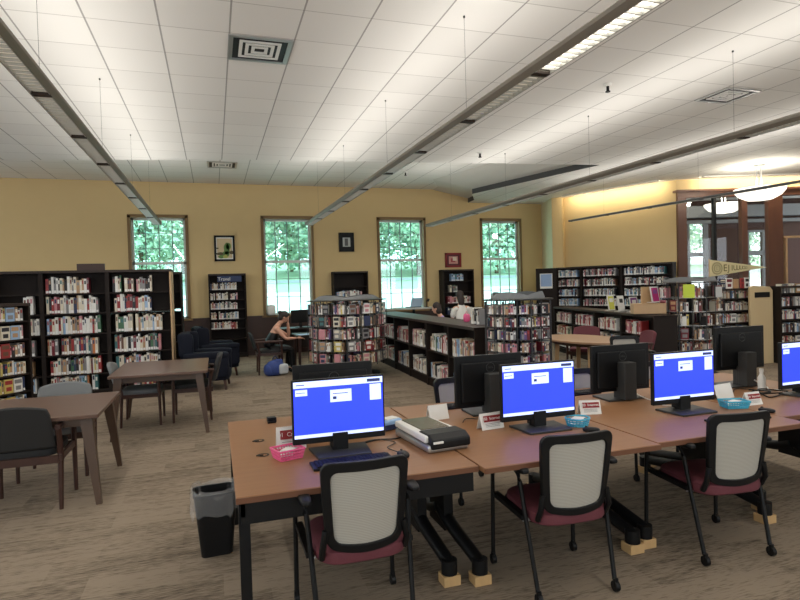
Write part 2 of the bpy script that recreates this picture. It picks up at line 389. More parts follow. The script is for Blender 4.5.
def make_tree(seed, H, Rr, n=5200):
    rnd = random.Random(seed); t = thing('deciduous_tree', '', 'tree')
    b = MB(); b.tube([(0, 0, 0), (.1, 0, H*.25), (-.1, .1, H*.55), (0, 0, H*.8)], [.2, .15, .1, .04])
    for k in range(7):
        a = rnd.random()*6.28; z = H*(.25+.07*k); b.tube([(0, 0, z), (cos(a)*Rr*.4, sin(a)*Rr*.4, z+H*.1), (cos(a)*Rr*.75, sin(a)*Rr*.75, z+H*.17)], [.1, .06, .02], 6)
    b.build('trunk', bark, t)
    blobs = [(rnd.gauss(0, Rr*.4), rnd.gauss(0, Rr*.4), H*(.16+.76*rnd.random()), Rr*(.28+.25*rnd.random())) for _ in range(34)]
    vs = []; fs = []; ms = []
    for i in range(n):
        bx, by, bz, br = blobs[rnd.randrange(34)]
        d = V((rnd.gauss(0, 1), rnd.gauss(0, 1), rnd.gauss(0, 1))).normalized()*br*(.7+.35*rnd.random())
        p = V((bx, by, bz))+d; a = V((rnd.gauss(0, 1), rnd.gauss(0, 1), rnd.gauss(0, 1))).normalized(); c = a.orthogonal().normalized(); s = .16+.16*rnd.random(); k = len(vs)
        vs += [p+a*s, p+c*s*.6, p-a*s, p-c*s*.6]; fs.append((k, k+1, k+2, k+3)); ms.append(rnd.choice((0, 0, 1, 1, 2)))
    me = bpy.data.meshes.new('foliage'); me.from_pydata(vs, [], fs)
    for m in leafm: me.materials.append(m)
    me.polygons.foreach_set('material_index', ms)
    o = bpy.data.objects.new('foliage', me); C.objects.link(o); o.parent = t
    return t
trees = [make_tree(s, h, r) for s, h, r in ((1, 13, 4.0), (2, 11, 3.6), (3, 14.5, 4.4))]
tspots = [(-12, 50, 0), (-5, 46, 1), (-2.5, 55, 2), (3.0, 47, 0), (7.2, 56, 1), (10.2, 48, 2), (14.6, 55, 0), (17.0, 47, 1), (21.2, 55, 2), (24.5, 47, 0), (29, 54, 1), (33, 47, 2), (38, 55, 0), (44, 48, 2), (51, 55, 1), (58, 50, 0)]
gap = ['the first window', 'the first window', 'the second window', 'the second window', 'the third window', 'the third window', 'the fourth window']
used = set()
for i, (x, y, k) in enumerate(tspots):
    z = 1.55+(y-34)*.089-.1
    t = trees[k] if k not in used else copy_tree(trees[k]); used.add(k)
    t.location = (x, y, z); t.rotation_euler.z = i*1.3
    t['label'] = 'leafy green tree on the lawn outside the tall windows'; t['group'] = 'trees on the lawn outside'

# ------------------------------------------------------------------ ceiling fittings
def pendant_row(p0, p1, z, label, nseg, bright=(), thin=.82, up=1.08, dn=1.08, off=1.16):
    p0 = V((*p0, 0)); p1 = V((*p1, 0)); L = (p1-p0).length; rz = math.atan2(p1.y-p0.y, p1.x-p0.x)
    t = thing('pendant_light_row', label, 'light fixture', (p0.x, p0.y, z), rz, 'linear pendant lights hung from the ceiling')
    # local: X along, Z up, body open at top, louver below
    t.scale = (1, thin, thin)
    b = MB(); prof = [(-.080, 0), (-.120, .04), (-.120, .07), (-.10, .09), (-.088, .09), (-.088, .05), (-.076, .004)]
    for sg in (1, -1): b.prism([(0, sg*y, zz) for y, zz in prof], (L, 0, 0))
    b.bx(0, L, -.088, .088, .06, .07); b.bx(-.02, 0, -.12, .12, 0, .09); b.bx(L, L+.02, -.12, .12, 0, .09)
    b.build('housing', M['bronze'] if thin > .5 else M['lgrey'], t)
    sl = L/nseg
    for i in range(nseg):
        x0 = i*sl; b = MB(); b.bx(x0+.03, x0+sl-.03, -.076, -.070, .0, .03); b.bx(x0+.03, x0+sl-.03, .070, .076, .0, .03)
        m = int(sl/.07)
        for k in range(m): b.bx(x0+.05+k*.07, x0+.058+k*.07, -.070, .070, .002, .022)
        lv = b.build('louver', M['louver'], t)
        MB().bx(x0+.03, x0+sl-.03, -.074, .074, .035, .045).build('lamp_lens', MATS['lens_b'] if i in bright else MATS['lens'], lv)
        MB().bx(x0-.028, x0+.028, -.078, .078, -.003, .02).build('joint_plate', M['dwood'], t)
    b = MB(); k = 0
    while k*2.4+off < L:
        x = k*2.4+off; top = ((ZU if (p0.y+x) > 11.2 and p0.x < 7 else ZC)-z)/thin
        MB().cyl((x, 0, .07), (x, 0, top), .0016, seg=5).cyl((x, 0, top-.02), (x, 0, top), .011, seg=8).build('hanging_cable', M['grey'], t); k += 1
    la = bpy.data.lights.new('uplight', 'AREA'); la.shape = 'RECTANGLE'; la.size = L-.1; la.size_y = .14; la.energy = 4.2*L*up; la.color = (1, .96, .90)
    lo = bpy.data.objects.new('uplight_lamp', la); C.objects.link(lo); lo.parent = t; lo.location = (L/2, 0, .095); lo.rotation_euler = (pi, 0, 0)
    la2 = bpy.data.lights.new('downlight', 'AREA'); la2.shape = 'RECTANGLE'; la2.size = L-.1; la2.size_y = .1; la2.energy = 4.0*L*dn; la2.color = (1, .96, .90)
    lo = bpy.data.objects.new('downlight_lamp', la2); C.objects.link(lo); lo.parent = t; lo.location = (L/2, 0, -.015)
    return t
mat('lens', (230, 230, 225), .5, emit=(255, 246, 225), es=.30); mat('lens_b', (235, 235, 230), .5, emit=(255, 248, 232), es=2.2)
pendant_row((-1.17, 1.24), (-1.10, 13.19), 3.13, 'long bronze pendant light row passing above the window beside the tall book stacks', 10)
pendant_row((2.30, 0.0), (2.13, 13.15), 3.13, 'long bronze pendant light row with a glowing near section, ending between two middle windows', 11, (1, 2, 0), off=2.4)
pendant_row((5.50, 1.0), (5.12, 13.3), 3.13, 'long bronze pendant light row ending beside the third window', 10, off=1.4)
pendant_row((9.35, 2.6), (8.28, 12.0), 3.13, 'thin bronze pendant light row crossing in front of the glazed storefront', 8, (), .45)

def air_vent(x, y, z, label, s=.6, sy=None):
    t = thing('ceiling_vent', label, 'air vent', (x, y, z)); sy = sy or s
    b = MB(); h = s/2; hy = sy/2
    b.bx(-h, h, -hy, -hy+.04, -.015, 0); b.bx(-h, h, hy-.04, hy, -.015, 0); b.bx(-h, -h+.04, -hy+.04, hy-.04, -.015, 0); b.bx(h-.04, h, -hy+.04, hy-.04, -.015, 0)
    b.build('frame', M['silver'], t)
    MB().bx(-h+.03, h-.03, -hy+.03, hy-.03, -.003, -.001).build('duct_backing', M['black'], t)
    b = MB()
    for k in range(1, 4):
        q = h-.04-k*.06; qy = hy-.04-k*.06
        if qy < .02: break
        for (a0, a1, c0, c1) in ((-q, q, -qy, -qy+.032), (-q, q, qy-.032, qy), (-q, -q+.032, -qy+.032, qy-.032), (q-.032, q, -qy+.032, qy-.032)): b.bx(a0, a1, c0, c1, -.014, -.004)
    b.build('louver', M['white'], t)
air_vent(.52, 5.98, ZC, 'square metal ceiling vent nearest the camera, above the computer desks')
air_vent(.27, 13.2, ZU, 'square ceiling vent in the raised ceiling in front of the window wall', .62)
air_vent(7.1, 13.3, ZU, 'small ceiling vent in the raised ceiling near the step strip coloured as shade', .55, .4)
air_vent(6.6, 5.98, ZC, 'square metal ceiling vent between the two right pendant light rows', .55)
for i, (x, y, z, l) in enumerate(((4.71, 5.99, ZC, 'white sprinkler head on the ceiling beside the bright light row'), (4.72, 9.59, ZC, 'white sprinkler head near the ceiling step'), (4.5, 13.2, ZU, 'small sprinkler head in the raised ceiling'))):
    t = thing('sprinkler_head', l, 'sprinkler', (x, y, z)); MB().lathe([(0, .01), (.05, .01), (.045, -.03), (0, -.03)]).build('escutcheon', M['white'], t, True)
    MB().cyl((0, 0, -.03), (0, 0, -.09), .018).cyl((0, 0, -.09), (0, 0, -.1), .03).build('nozzle', M['blackm'], t)
# dome pendant
bowlm = mat('frosted bowl', (250, 248, 240), .4, emit=(255, 248, 232), es=1.6)
def dome(x, y, zr, rad, label, top=ZC):
    t = thing('dome_pendant_light', label, 'light fixture', (x, y, zr))
    MB().lathe([(rad, 0), (rad*.97, -.06), (rad*.8, -.16), (rad*.5, -.24), (0.001, -.27)], seg=40).build('glass_bowl', bowlm, t, True)
    b = MB(); 
    for a in (0, 2.1, 4.2): b.cyl((cos(a)*.06, sin(a)*.06, -.1), (cos(a)*.05, sin(a)*.05, top-zr), .01, seg=8)
    b.build('stem', M['silver'], t); MB().lathe([(.001, top-zr-.04), (.11, top-zr-.03), (.12, top-zr-.001)], seg=24).build('canopy', M['silver'], t, True)
    la = bpy.data.lights.new('bulb', 'POINT'); la.energy = 45; la.shadow_soft_size = .12; la.color = (1, .93, .8)
    lo = bpy.data.objects.new('bulb_lamp', la); C.objects.link(lo); lo.parent = t; lo.location = (0, 0, .12)
    return t
dome(11.35, 9.5, 3.58, .5, 'large white bowl pendant lamp hanging in front of the storefront')
p = sf(2.25, 1.9); dome(p.x, p.y, 3.72, .5, 'white bowl lamp added behind the storefront glass in place of a lamp reflection')  # added bowl stands where the glass reflects the lamp in front
# added washers, no seen fixture: brighten heads of slanting wall and storefront
def washer(p, q, label, off=.35, power=26):
    p = V((*p, 0)); q = V((*q, 0)); d = (q-p); n = V((d.y, -d.x, 0)).normalized()
    if n.dot(V((-1, -1, 0))) < 0: n = -n
    c = (p+q)/2+n*off; L = d.length*.85; rz = math.atan2(d.y, d.x)
    t = thing('added_wash_light', label, 'light fixture', (c.x, c.y, ZC), rz)
    b = MB(); b.bx(-L/2, L/2, -.05, .05, -.03, 0); b.build('housing', M['white'], t)
    la = bpy.data.lights.new('added_wash', 'AREA'); la.shape = 'RECTANGLE'; la.size = L; la.size_y = .05; la.energy = power*L; la.color = (1, .9, .68)
    lo = bpy.data.objects.new('added_wash_lamp', la); C.objects.link(lo); lo.location = (c.x-n.x*.07, c.y-n.y*.07, ZC-.04)
    dirv = (-n*.95+V((0, 0, -.3))).normalized(); za = -dirv; xa = d.normalized(); ya = za.cross(xa)
    lo.rotation_euler = Matrix((xa, ya, za)).transposed().to_euler()
    lo.parent = t; lo.matrix_parent_inverse = (Matrix.Translation(t.location) @ Matrix.Rotation(rz, 4, 'Z')).inverted()
washer(A3, B0, 'added slim white washer light brightening the head of the slanting yellow wall', .4, 6)
washer(sf(0)[:2], sf(6)[:2], 'added slim white washer light brightening the wall above the storefront', .4, 6)

# ------------------------------------------------------------------ books
BCOL = {'cream': (214, 204, 184), 'white': (224, 222, 216), 'red': (152, 48, 48), 'maroon': (112, 34, 44), 'dark blue': (44, 54, 86), 'teal': (58, 108, 110), 'black': (36, 34, 38), 'grey': (132, 130, 130), 'tan': (176, 140, 104), 'yellow': (198, 178, 100), 'orange': (200, 116, 60), 'green': (66, 108, 78), 'pink': (196, 134, 140), 'pale blue': (150, 178, 208), 'brown': (104, 70, 52), 'purple': (104, 84, 132), 'lime': (196, 214, 60)}
BM = {k: mat('book cover '+k, v, .45, var=.12, scale=60) for k, v in BCOL.items()}
PAGES = mat('book pages', (222, 214, 196), .8, var=.05)
STICK = mat('spine label', (232, 230, 226), .6, var=.02)
# unit book: spine faces local -Y at y=0, body extends to y=1, width x in -.5..+.5, height z 0..1
def unit_book(kind):
    """list of (verts, mat slot) boxes: slot 0 cover, 1 pages, 2 label/second colour"""
    if kind == 'spine': return [((-.5, .5, 0, 1, 0, 1), 0), ((-.36, .36, .06, 1.004, .985, 1.003), 1), ((-.43, .43, -.012, .01, .04, .20), 2), ((-.3, .3, -.012, .01, .62, .86), 3)]
    if kind == 'cover': return [((-.5, .5, 0, 1, 0, 1), 0), ((.5, .504, .1, .9, .02, .98), 1), ((-.5, .5, -.03, .01, 0, 1), 0), ((-.42, .42, -.06, .0, .62, .9), 3), ((-.30, .30, -.05, .0, .16, .45), 2)]
def box_geo(b): x0, x1, y0, y1, z0, z1 = b; return [(x0, y0, z0), (x1, y0, z0), (x1, y1, z0), (x0, y1, z0), (x0, y0, z1), (x1, y0, z1), (x1, y1, z1), (x0, y1, z1)]
BF = [(0, 3, 2, 1), (4, 5, 6, 7), (0, 1, 5, 4), (1, 2, 6, 5), (2, 3, 7, 6), (3, 0, 4, 7)]
BMESH = {}
def book_mesh(kind, colour, second, sticker, name):
    key = (kind, colour, second, sticker, name)
    if key in BMESH: return BMESH[key]
    vs = []; fs = []; ms = []
    for bxx, sl in unit_book(kind):
        if kind == 'spine' and sl == 2 and not sticker: continue
        k = len(vs); vs += box_geo(bxx); fs += [tuple(i+k for i in f) for f in BF]; ms += [sl]*6
    me = bpy.data.meshes.new(name); me.from_pydata(vs, [], fs)
    for m in (BM[colour], PAGES, STICK if kind == 'spine' else BM[second], BM[second]): me.materials.append(m)
    me.polygons.foreach_set('material_index', ms); BMESH[key] = me; return me
POOL = {'book': [], 'paperback': [], 'disc_case': []}
PAL = dict(
 fiction=['cream']*5+['white']*5+['red']*3+['maroon', 'dark blue', 'teal', 'black', 'black', 'grey', 'grey', 'tan', 'tan', 'yellow', 'orange', 'green', 'pink', 'pale blue', 'brown', 'cream', 'white'],
 pale=['white']*5+['cream']*5+['tan']*2+['grey', 'pink', 'black', 'dark blue', 'red', 'green', 'pale blue'],
 blue=['pale blue']*5+['white']*4+['grey']*3+['dark blue']*2+['cream', 'black', 'teal'],
 dark=['grey']*4+['black']*3+['white']*3+['brown', 'cream', 'pink', 'maroon', 'pale blue'],
 redw=['red']*3+['white']*5+['pink']*4+['cream']*3+['maroon', 'grey'],
 paper=['cream']*4+['white']*4+['pink']*3+['grey']*4+['tan']*3+['red', 'maroon', 'black', 'black', 'black', 'purple', 'brown', 'brown', 'yellow', 'dark blue', 'grey', 'maroon'],
)
def put_book(pool, origin, u, n, colour, w, h, d, kind, ctx, lean=0, sticker=True, second=None):
    """u: shelf direction (unit), n: direction the book's face looks, origin: bottom centre of the spine face"""
    second = second or random.choice(['cream', 'white', 'grey', 'black', 'brown', 'maroon', 'tan', 'dark blue', 'pink', 'white', 'black', 'grey', 'red', 'teal']); POOL[pool].append((V(origin), V(u), V(n), colour, w, h, d, kind, ctx, lean, sticker, second))
def fill(pool, start, u, n, L, z, hmax, pal, ctx, cover=.0, wr=(.018, .042), dr=(.13, .19), spans=((0, .9),), sticker=.85, faceout=0):
    """fill a shelf from start along u"""
    u = V(u).normalized(); n = V(n).normalized(); q = 0; start = V(start)
    for a, b_ in spans:
        x = a*L+.01; end = b_*L
        while x < end-.02:
            if random.random() < faceout and end-x > .14:
                w = .12; put_book(pool, start+u*(x+w/2)+V((0, 0, z)), u, n, random.choice(PAL[pal]), w, min(hmax*.93, .19), .035, 'cover', (q, ctx)); x += w+.012; q += 1; continue
            w = random.uniform(*wr); h = hmax*random.uniform(.72, .96); lean = 0
            put_book(pool, start+u*(x+w/2)-n*random.uniform(0, .02)+V((0, 0, z)), u, n, random.choice(PAL[pal]), w, h, random.uniform(*dr), 'spine', (q, ctx), lean, random.random() < sticker)
            x += w+.0015; q += 1
            if random.random() < .02: x += .05

def flush_books():
    for pool, cap, nm, cat in (('book', 300, 'book', 'book'), ('paperback', 300, 'paperback', 'paperback book'), ('disc_case', 300, 'disc_case', 'disc case')):
        def vis(b):
            o, u, n, col, w, h, d = b[:7]; r = CAMP-(o+V((0, 0, h/2))); q = r.length
            dd = -r.normalized(); fx = dd.dot(rr); fz = dd.dot(fw); px = 400+575*fx/max(fz, .01)
            f = max(0, r.normalized().dot(n)); return -(w*h*f/q/q)*(1 if 0 < px < 790 and fz > 0 else .0) * HID.get(b[8][1], 1)
        L = sorted(POOL[pool], key=vis)
        ind, rest = L[:cap], L[cap:]
        for (o, u, n, col, w, h, d, kind, ctx, lean, st, sec) in ind:
            me = book_mesh(kind, col, sec, st, nm)
            ob = bpy.data.objects.new(nm, me); C.objects.link(ob)
            ax = V((-n.y, n.x, 0)); mtx = Matrix((ax, -n, V((0, 0, 1)))).transposed().to_4x4(); mtx.translation = o
            ob.matrix_world = mtx @ Matrix.Diagonal((w, d, h, 1))
            q, c = ctx
            ob['label'] = ('%s %s%s, %s from left, %s' % (col, 'face-out ' if kind == 'cover' else '', 'book' if pool == 'book' else ('paperback' if pool == 'paperback' else 'disc case'), ORD[q], c[1]))
            ob['category'] = cat; ob['group'] = c[0]
        if rest:
            vs = []; fs = []; ms = []; keys = list(BM); mats = [BM[k] for k in keys]+[PAGES, STICK]
            for (o, u, n, col, w, h, d, kind, ctx, lean, st, sec) in rest:
                ax = V((-n.y, n.x, 0)); ci = keys.index(col); si = keys.index(sec)
                for bb, sl in unit_book(kind):
                    if kind == 'spine' and sl == 2 and not st: continue
                    k = len(vs); vs += [o+ax*(x*w)-n*(y*d)+V((0, 0, zz*h)) for x, y, zz in box_geo(bb)]; fs += [tuple(i+k for i in f) for f in BF]
                    ms += [ci if sl == 0 else (len(keys) if sl == 1 else (len(keys)+1 if (sl == 2 and kind == 'spine') else si))]*6
            me = bpy.data.meshes.new(nm); me.from_pydata(vs, [], fs)
            for m in mats: me.materials.append(m)
            me.polygons.foreach_set('material_index', ms)
            ob = bpy.data.objects.new(nm, me); C.objects.link(ob)
            tag(ob, {'book': 'remaining smaller distant books filling the shelves around the room', 'paperback': 'remaining paperbacks on the far sides of the three round display racks', 'disc_case': 'remaining disc cases'}[pool], cat, None, 'stuff')
HID = {}

# ------------------------------------------------------------------ bookcases
def bookcase(name, label, p, q, depth, h, shelves, group=None, back=True, endpanel=(True, True), endm=None, base=.1, topov=.0, backslit=False, double=False):
    """front face from p to q (left to right as seen from the front); local X along front, +Y into the case."""
    p = V((*p, 0)); q = V((*q, 0)); L = (q-p).length; rz = math.atan2(q.y-p.y, q.x-p.x)
    t = thing(name, label, 'bookcase', p, rz, group); D = depth*(2 if double else 1)
    for k in (0, 1):
        x = 0 if k == 0 else L-.03
        MB().bx(x, x+.03, 0, D, 0, h).build('side_panel', (endm or M['shelf']) if endpanel[k] else M['shelf'], t)
    MB().bx(-topov, L+topov, -.01, D+.01, h-.035, h+.005).build('top_board', M['dwood'], t)
    MB().bx(.03, L-.03, .02, D-.02, 0, base).build('plinth', M['shelf'], t)
    for z in shelves: MB().bx(.03, L-.03, .008, D-.008, z-.022, z).build('shelf_board', M['shelf'], t)
    if back:
        b = MB(); y0 = D/2 if double else D-.015; zs = list(shelves)+[h-.03]
        for i in range(len(zs)-1): b.bx(.03, L-.03, y0, y0+.012, zs[i], zs[i+1]-(.07 if backslit and i == backslit else 0))
        b.build('back_panel', M['shelf'], t)
    return t, L, V((math.cos(rz), math.sin(rz), 0)), V((math.sin(rz), -math.cos(rz), 0))

SH6 = [.08, .37, .70, 1.04, 1.38, 1.71]
# tall stacks on the left: front at Y=11.6
bays = [(-4.56, -3.60), (-3.60, -2.66), (-2.66, -1.69), (-1.69, -.69)]
bayname = ['outermost bay', 'bay beside the face-out rack', 'bay under the dark top sign', 'bay nearest the window']
spans = {
 1: [[(0, .9)], [(0, .85)], [(0, .9)], [(0, .3), (.7, .95)], [(0, .3), (.72, .9)], [(0, .3)]],
 2: [[(.05, .8)], [(.05, .9)], [(.02, .85)], [(.02, .9), (.0, .0)], [(.02, .86)], [(.02, .72)]],
 3: [[(.25, .7)], [(.05, .78)], [(.04, .82)], [(.07, .86)], [(.06, .68)], [(.04, .7)]],
 0: [[(0, .9)]]*6}
for i, (x0, x1) in enumerate(bays):
    t, L, u, n = bookcase('bookcase', 'tall dark brown bookcase behind the reading tables, '+bayname[i], (x0, 10.65), (x1, 10.65), .28, 2.08, SH6, 'tall bookcases behind the reading tables', True, (False, i == 3), M['tan'], double=True, backslit=3 if i == 3 else False)
    for k, z in enumerate(SH6):
        ctx = ('books on the tall bookcases', '%s shelf up, %s' % (ORD[k], ['outermost bay', 'bay beside face-out rack', 'tall bay under dark sign', 'tall bay nearest window'][i]))
        fill('book', (x0+.03, 10.68, 0), u, n, L-.06, z, .31 if k < 5 else .29, 'fiction' if k != 3 else 'pale', ctx, spans=spans[i][k], wr=(.02, .048))
        fill('book', (x1-.03, 11.18, 0), (-1, 0, 0), (0, 1, 0), L-.06, z, .27, 'fiction', ('books on the tall bookcases', 'rear side '+ctx[1]), spans=[(.1, .8)] if k < 4 else [(.3, .6)])
tag(MB().bx(-2.16, -1.74, 10.8, 10.85, 2.085, 2.2).build('top_sign', M['wains']), 'plain dark sign board standing on top of the tall bookcases', 'sign')
for i, (x0, x1) in enumerate([(-2.55, -1.58), (-1.58, -.6)]):
    t, L, u, n = bookcase('bookcase', 'tall dark bookcase in the second row by the window, '+['inner bay', 'end bay beside the armchairs'][i], (x0, 12.1), (x1, 12.1), .28, 2.08, SH6, None, True, (False, True), M['shelf'], double=True, backslit=3)
    for k, z in enumerate(SH6[:5]):
        fill('book', (x0+.03, 12.13, 0), u, n, L-.06, z, .27, 'fiction', ('books on the second row', 'second row by window, %s shelf up, bay %s' % (ORD[k], 'inner' if i == 0 else 'by armchairs')), spans=[(.1, .8)])

# face-out rack far left
t, L, u, n = bookcase('display_bookcase', 'lower bookcase of face-out books at the left edge beside the reading table', (-3.40, 8.05), (-2.45, 9.25), .3, 1.58, [.12, .37, .61, .85, 1.09, 1.34], None, True)
for k, z in enumerate([.12, .37, .61, .85, 1.09, 1.34]):
    o = V((-3.40, 8.05, 0))+u*.03-n*.03
    fill('book', o, u, n, L-.06, z, .205, 'fiction', ('books on the display bookcase', '%s shelf up, face-out rack' % ORD[k]), spans=[(0, .96)], faceout=.28, wr=(.02, .04))

# travel and small bookcases against the window wall
def wallcase(x0, x1, label, shelves, nm):
    return bookcase('wall_bookcase', label, (x0, 15.12), (x1, 15.12), .33, 2.12, shelves, 'narrow bookcases on the window wall')
t, L, u, n = wallcase(-.12, .79, 'narrow bookcase with a Travel sign between first and second window', [.12, .48, .73, .98, 1.23, 1.47, 1.72], 'travel')
MB().bx(.22, .80, -.02, .0, 1.92, 2.07).build('header_sign', M['sign'], t)
text_obj('Travel', .12, M['white'], t, Matrix.Translation((.38, -.024, 1.99)) @ UP_FRONT)
for k, z in enumerate([.73, .98, 1.23, 1.47, 1.72]): fill('book', (-.09, 15.15, 0), u, n, .8, z, .2, 'pale', ('books on the travel bookcase', '%s row up, travel bookcase' % ORD[k]), spans=[(0, .82)])
t, L, u, n = wallcase(3.05, 4.0, 'narrow bookcase under the small black framed picture', [.12, .5, .84, 1.16, 1.42, 1.72], 'b')
for k, z in enumerate([.84, 1.16, 1.42]): fill('book', (3.08, 15.15, 0), u, n, .88, z, .22, 'pale' if k else 'dark', ('books under the black picture', '%s row up, bookcase under black picture' % ORD[k]), spans=[(.05, .85)], wr=(.03, .06))
t, L, u, n = wallcase(6.2, 7.15, 'narrow bookcase under the red framed picture', [.12, .5, .84, 1.16, 1.48, 1.80], 'c')
for k, z, sp in ((0, .5, (.1, .9)), (1, .84, (.1, .95)), (2, 1.16, (.1, .9)), (3, 1.48, (.2, .45)), (4, 1.80, (.25, .7))): fill('book', (6.23, 15.15, 0), u, n, .88, z, .22, ['dark', 'pale', 'redw', 'pale', 'blue'][k], ('books under the red picture', '%s row up, bookcase under red picture' % ORD[k]), spans=[sp], wr=(.03, .07))

# long low island bookcase running away from the desks
IP = [V((3.31+.036*k*1.03, 7.02+1.03*k, 0)) for k in range(7)]
inm = ['bay nearest the desks', 'second bay from desks', 'third bay from desks', 'fourth bay from desks', 'fifth bay from desks', 'farthest bay from desks']
for k in range(6):
    q, p = IP[k], IP[k+1]      # viewed from -X side, left is far
    t, L, u, n = bookcase('low_bookcase', 'low dark wooden bookcase in the long central run, '+inm[k], p[:2], q[:2], .3, 1.08, [.14, .60], 'low bookcases in the central run', True, (k == 5, k == 0), None, base=.12, double=True)
    for s, z in enumerate((.14, .60)):
        fill('book', p+u*.03-n*.04, u, n, L-.06, z, .30 if s else .28, 'redw' if k in (3, 4, 5) and s else 'pale', ('books on the central low bookcases', '%s shelf, central low run, %s' % (['lower', 'upper'][s], inm[k])), spans=[(.04, .92)] if (k+s) % 3 else [(.04, .8)], wr=(.02, .05), dr=(.15, .2))
        fill('book', q-u*.03-n*.56, -u, -n, L-.06, z, .28, 'pale', ('books on the central low bookcases', 'far side %s shelf, %s' % (['lower', 'upper'][s], inm[k])), spans=[(.04, .8)])

# tall cases along the slanting yellow wall
P0 = V((9.19, 14.06, 0)); P1 = V((10.45, 11.08, 0)); wd = (P1-P0); rn = ['bay beside the blue notice', 'middle bay', 'bay nearest the storefront']
cuts = [0, .237, .598, 1.0]
SHR = [.1, .42, .72, 1.02, 1.28, 1.55, 1.81]
for k in range(3):
    p = P0+wd*cuts[k]; q = P0+wd*cuts[k+1]
    t, L, u, n = bookcase('tall_bookcase', 'tall dark bookcase on the slanting yellow wall, '+rn[k], p[:2], q[:2], .2, 2.08, SHR, 'tall bookcases on the slanting wall')
    for s, z in enumerate(SHR[1:]):
        fill('book', p+u*.03-n*.02, u, n, L-.06, z, .215, ['blue', 'dark', 'blue', 'pale'][k] if s != 4 else 'dark', ('books on the slanting wall bookcases', '%s row up, slanting wall, %s' % (ORD[s], rn[k])), spans=[(.02, .88)], dr=(.12, .16))
b = MB(); pe = P0-V((.0, 0, 0)); wallseg(b, (8.72, 14.36), (9.19, 14.06), 0, 2.08, .05)
nb = b.build('end_panel', M['shelf']); tag(nb, 'dark bookcase end panel carrying a blue printed notice', 'panel')
d = V((.47, -.30, 0)).normalized(); nn = V((-.538, -.843, 0)); c = V((8.94, 14.18, 1.72))+nn*.03
o = MB().box((0, 0, 0), (.34, .01, .42)).box((0, -.006, .02), (.3, .004, .34), mi=1).build('notice', [M['paper'], mat('blue notice print', (150, 176, 214), .6)]); o.location = c; o.rotation_euler.z = math.atan2(d.y, d.x)
tag(o, 'white and blue notice fixed to the dark panel beside the last window', 'notice')

# low cases in front of the slanting wall
Q0 = V((7.95, 12.3, 0)); Q1 = V((6.82, 7.65, 0)); QD = (Q1-Q0)
for k in range(4):
    p = Q0+QD*k/4; q = Q0+QD*(k+1)/4; nm4 = ['farthest bay', 'second farthest bay', 'second nearest bay', 'nearest bay'][k]
    t, L, u, n = bookcase('low_bookcase', 'low dark bookcase behind the round table, '+nm4, p[:2], q[:2], .2, 1.07, [.14, .42, .72], 'low bookcases behind the round table', True, double=True)
    for s, z in enumerate((.14, .42, .72)):
        fill('book', p+u*.03-n*.03, u, n, L-.06, z, .25, 'redw' if s == 2 else 'pale', ('books behind the round table', '%s row up, low case behind round table, %s' % (ORD[s], nm4)), spans=[(.06, .8 if k < 3 else .6)], wr=(.025, .05), dr=(.12, .16))

# disc shelving and beige end panel on the right
def disc_case(name, label, x0, x1, y, h, pitch, n0, ctxn, spans=(.02, .97)):
    sh = [.08+pitch*k for k in range(n0)]
    t, L, u, n = bookcase(name, label, (x0, y), (x1, y-(x1-x0)*.12), .3, h, sh, None)
    for k, z in enumerate(sh):
        fill('disc_case', V((x0+.03, y, 0))-n*.03, u, n, L-.06, z+.01, min(.19, pitch-.05), 'pale' if k % 2 else 'dark', ('disc cases on the media shelving', '%s row up, %s' % (ORD[k], ctxn)), spans=[spans], wr=(.014, .03), dr=(.12, .13), sticker=.2, faceout=.05)
    return sh[-1]+pitch
disc_case('media_shelf', 'dark media shelving unit filled with disc cases beside the beige end panel', 9.12, 9.92, 8.6, 1.45, .235, 6, 'unit left of beige panel')
disc_case('media_shelf', 'dark media shelving unit at the right edge beyond the beige end panel', 10.22, 11.2, 8.15, 1.47, .25, 6, 'unit right of beige panel')
t = thing('shelf_end_panel', 'tall beige wooden end panel with a small black title plate', 'end panel', (9.70, 8.33, 0), -.08)
b = MB(); b.prism([(-.02, 0, 0), (.50, 0, 0), (.50, 0, 1.40), (.44, 0, 1.47), (.06, 0, 1.50), (-.02, 0, 1.47)], (0, .05, 0)); b.build('panel', M['tanlam'], t, bevel=.006)
MB().bx(.08, .42, -.012, 0, 1.27, 1.37).build('title_plate', M['black'], t)
for i, (x, cc, w, h) in enumerate(((9.2, 'dark blue', .13, .19), (9.36, 'white', .15, .2), (9.53, 'tan', .12, .18), (9.69, 'red', .08, .19), (9.8, 'white', .1, .2))):
    put_book('paperback', (x, 8.5, 1.455), (1, 0, 0), (0, -1, 0), cc, w, h, .03, 'cover', (i, ('books on top of the media shelving', 'standing on top of the media shelving')))

# pennant above the media shelving
t = thing('pennant', 'cream triangular felt pennant with olive lettering above the media shelving', 'pennant', (9.62, 9.2, 1.86), -.12)
fel = mat('cream felt', (220, 206, 160), .9, var=.04); oli = mat('olive print', (104, 92, 44), .8, var=.05)
MB().prism([(0, 0, -.17), (0, 0, .18), (1.36, 0, 0)], (0, .012, 0)).build('felt', fel, t)
b = MB()
for r_ in (.115, .07):
    for k in range(24):
        a = 2*pi*k/24; a2 = 2*pi*(k+1)/24; b.tube([(.17+cos(a)*r_, -.003, sin(a)*r_), (.17+cos(a2)*r_, -.003, sin(a2)*r_)], .008, 4)
b.build('emblem', oli, t)
text_obj('C', .09, oli, t, Matrix.Translation((.17, -.003, 0)) @ UP_FRONT)
for i, ch in enumerate('EJIUUUOO'):
    text_obj(ch, .20-.018*i, oli, t, Matrix.Translation((.36+.085*i-.002*i*i, -.003, 0)) @ UP_FRONT)
MB().cyl((-.01, .006, -.4), (-.01, .006, .2), .008, seg=8).build('pole', M['tan'], t)

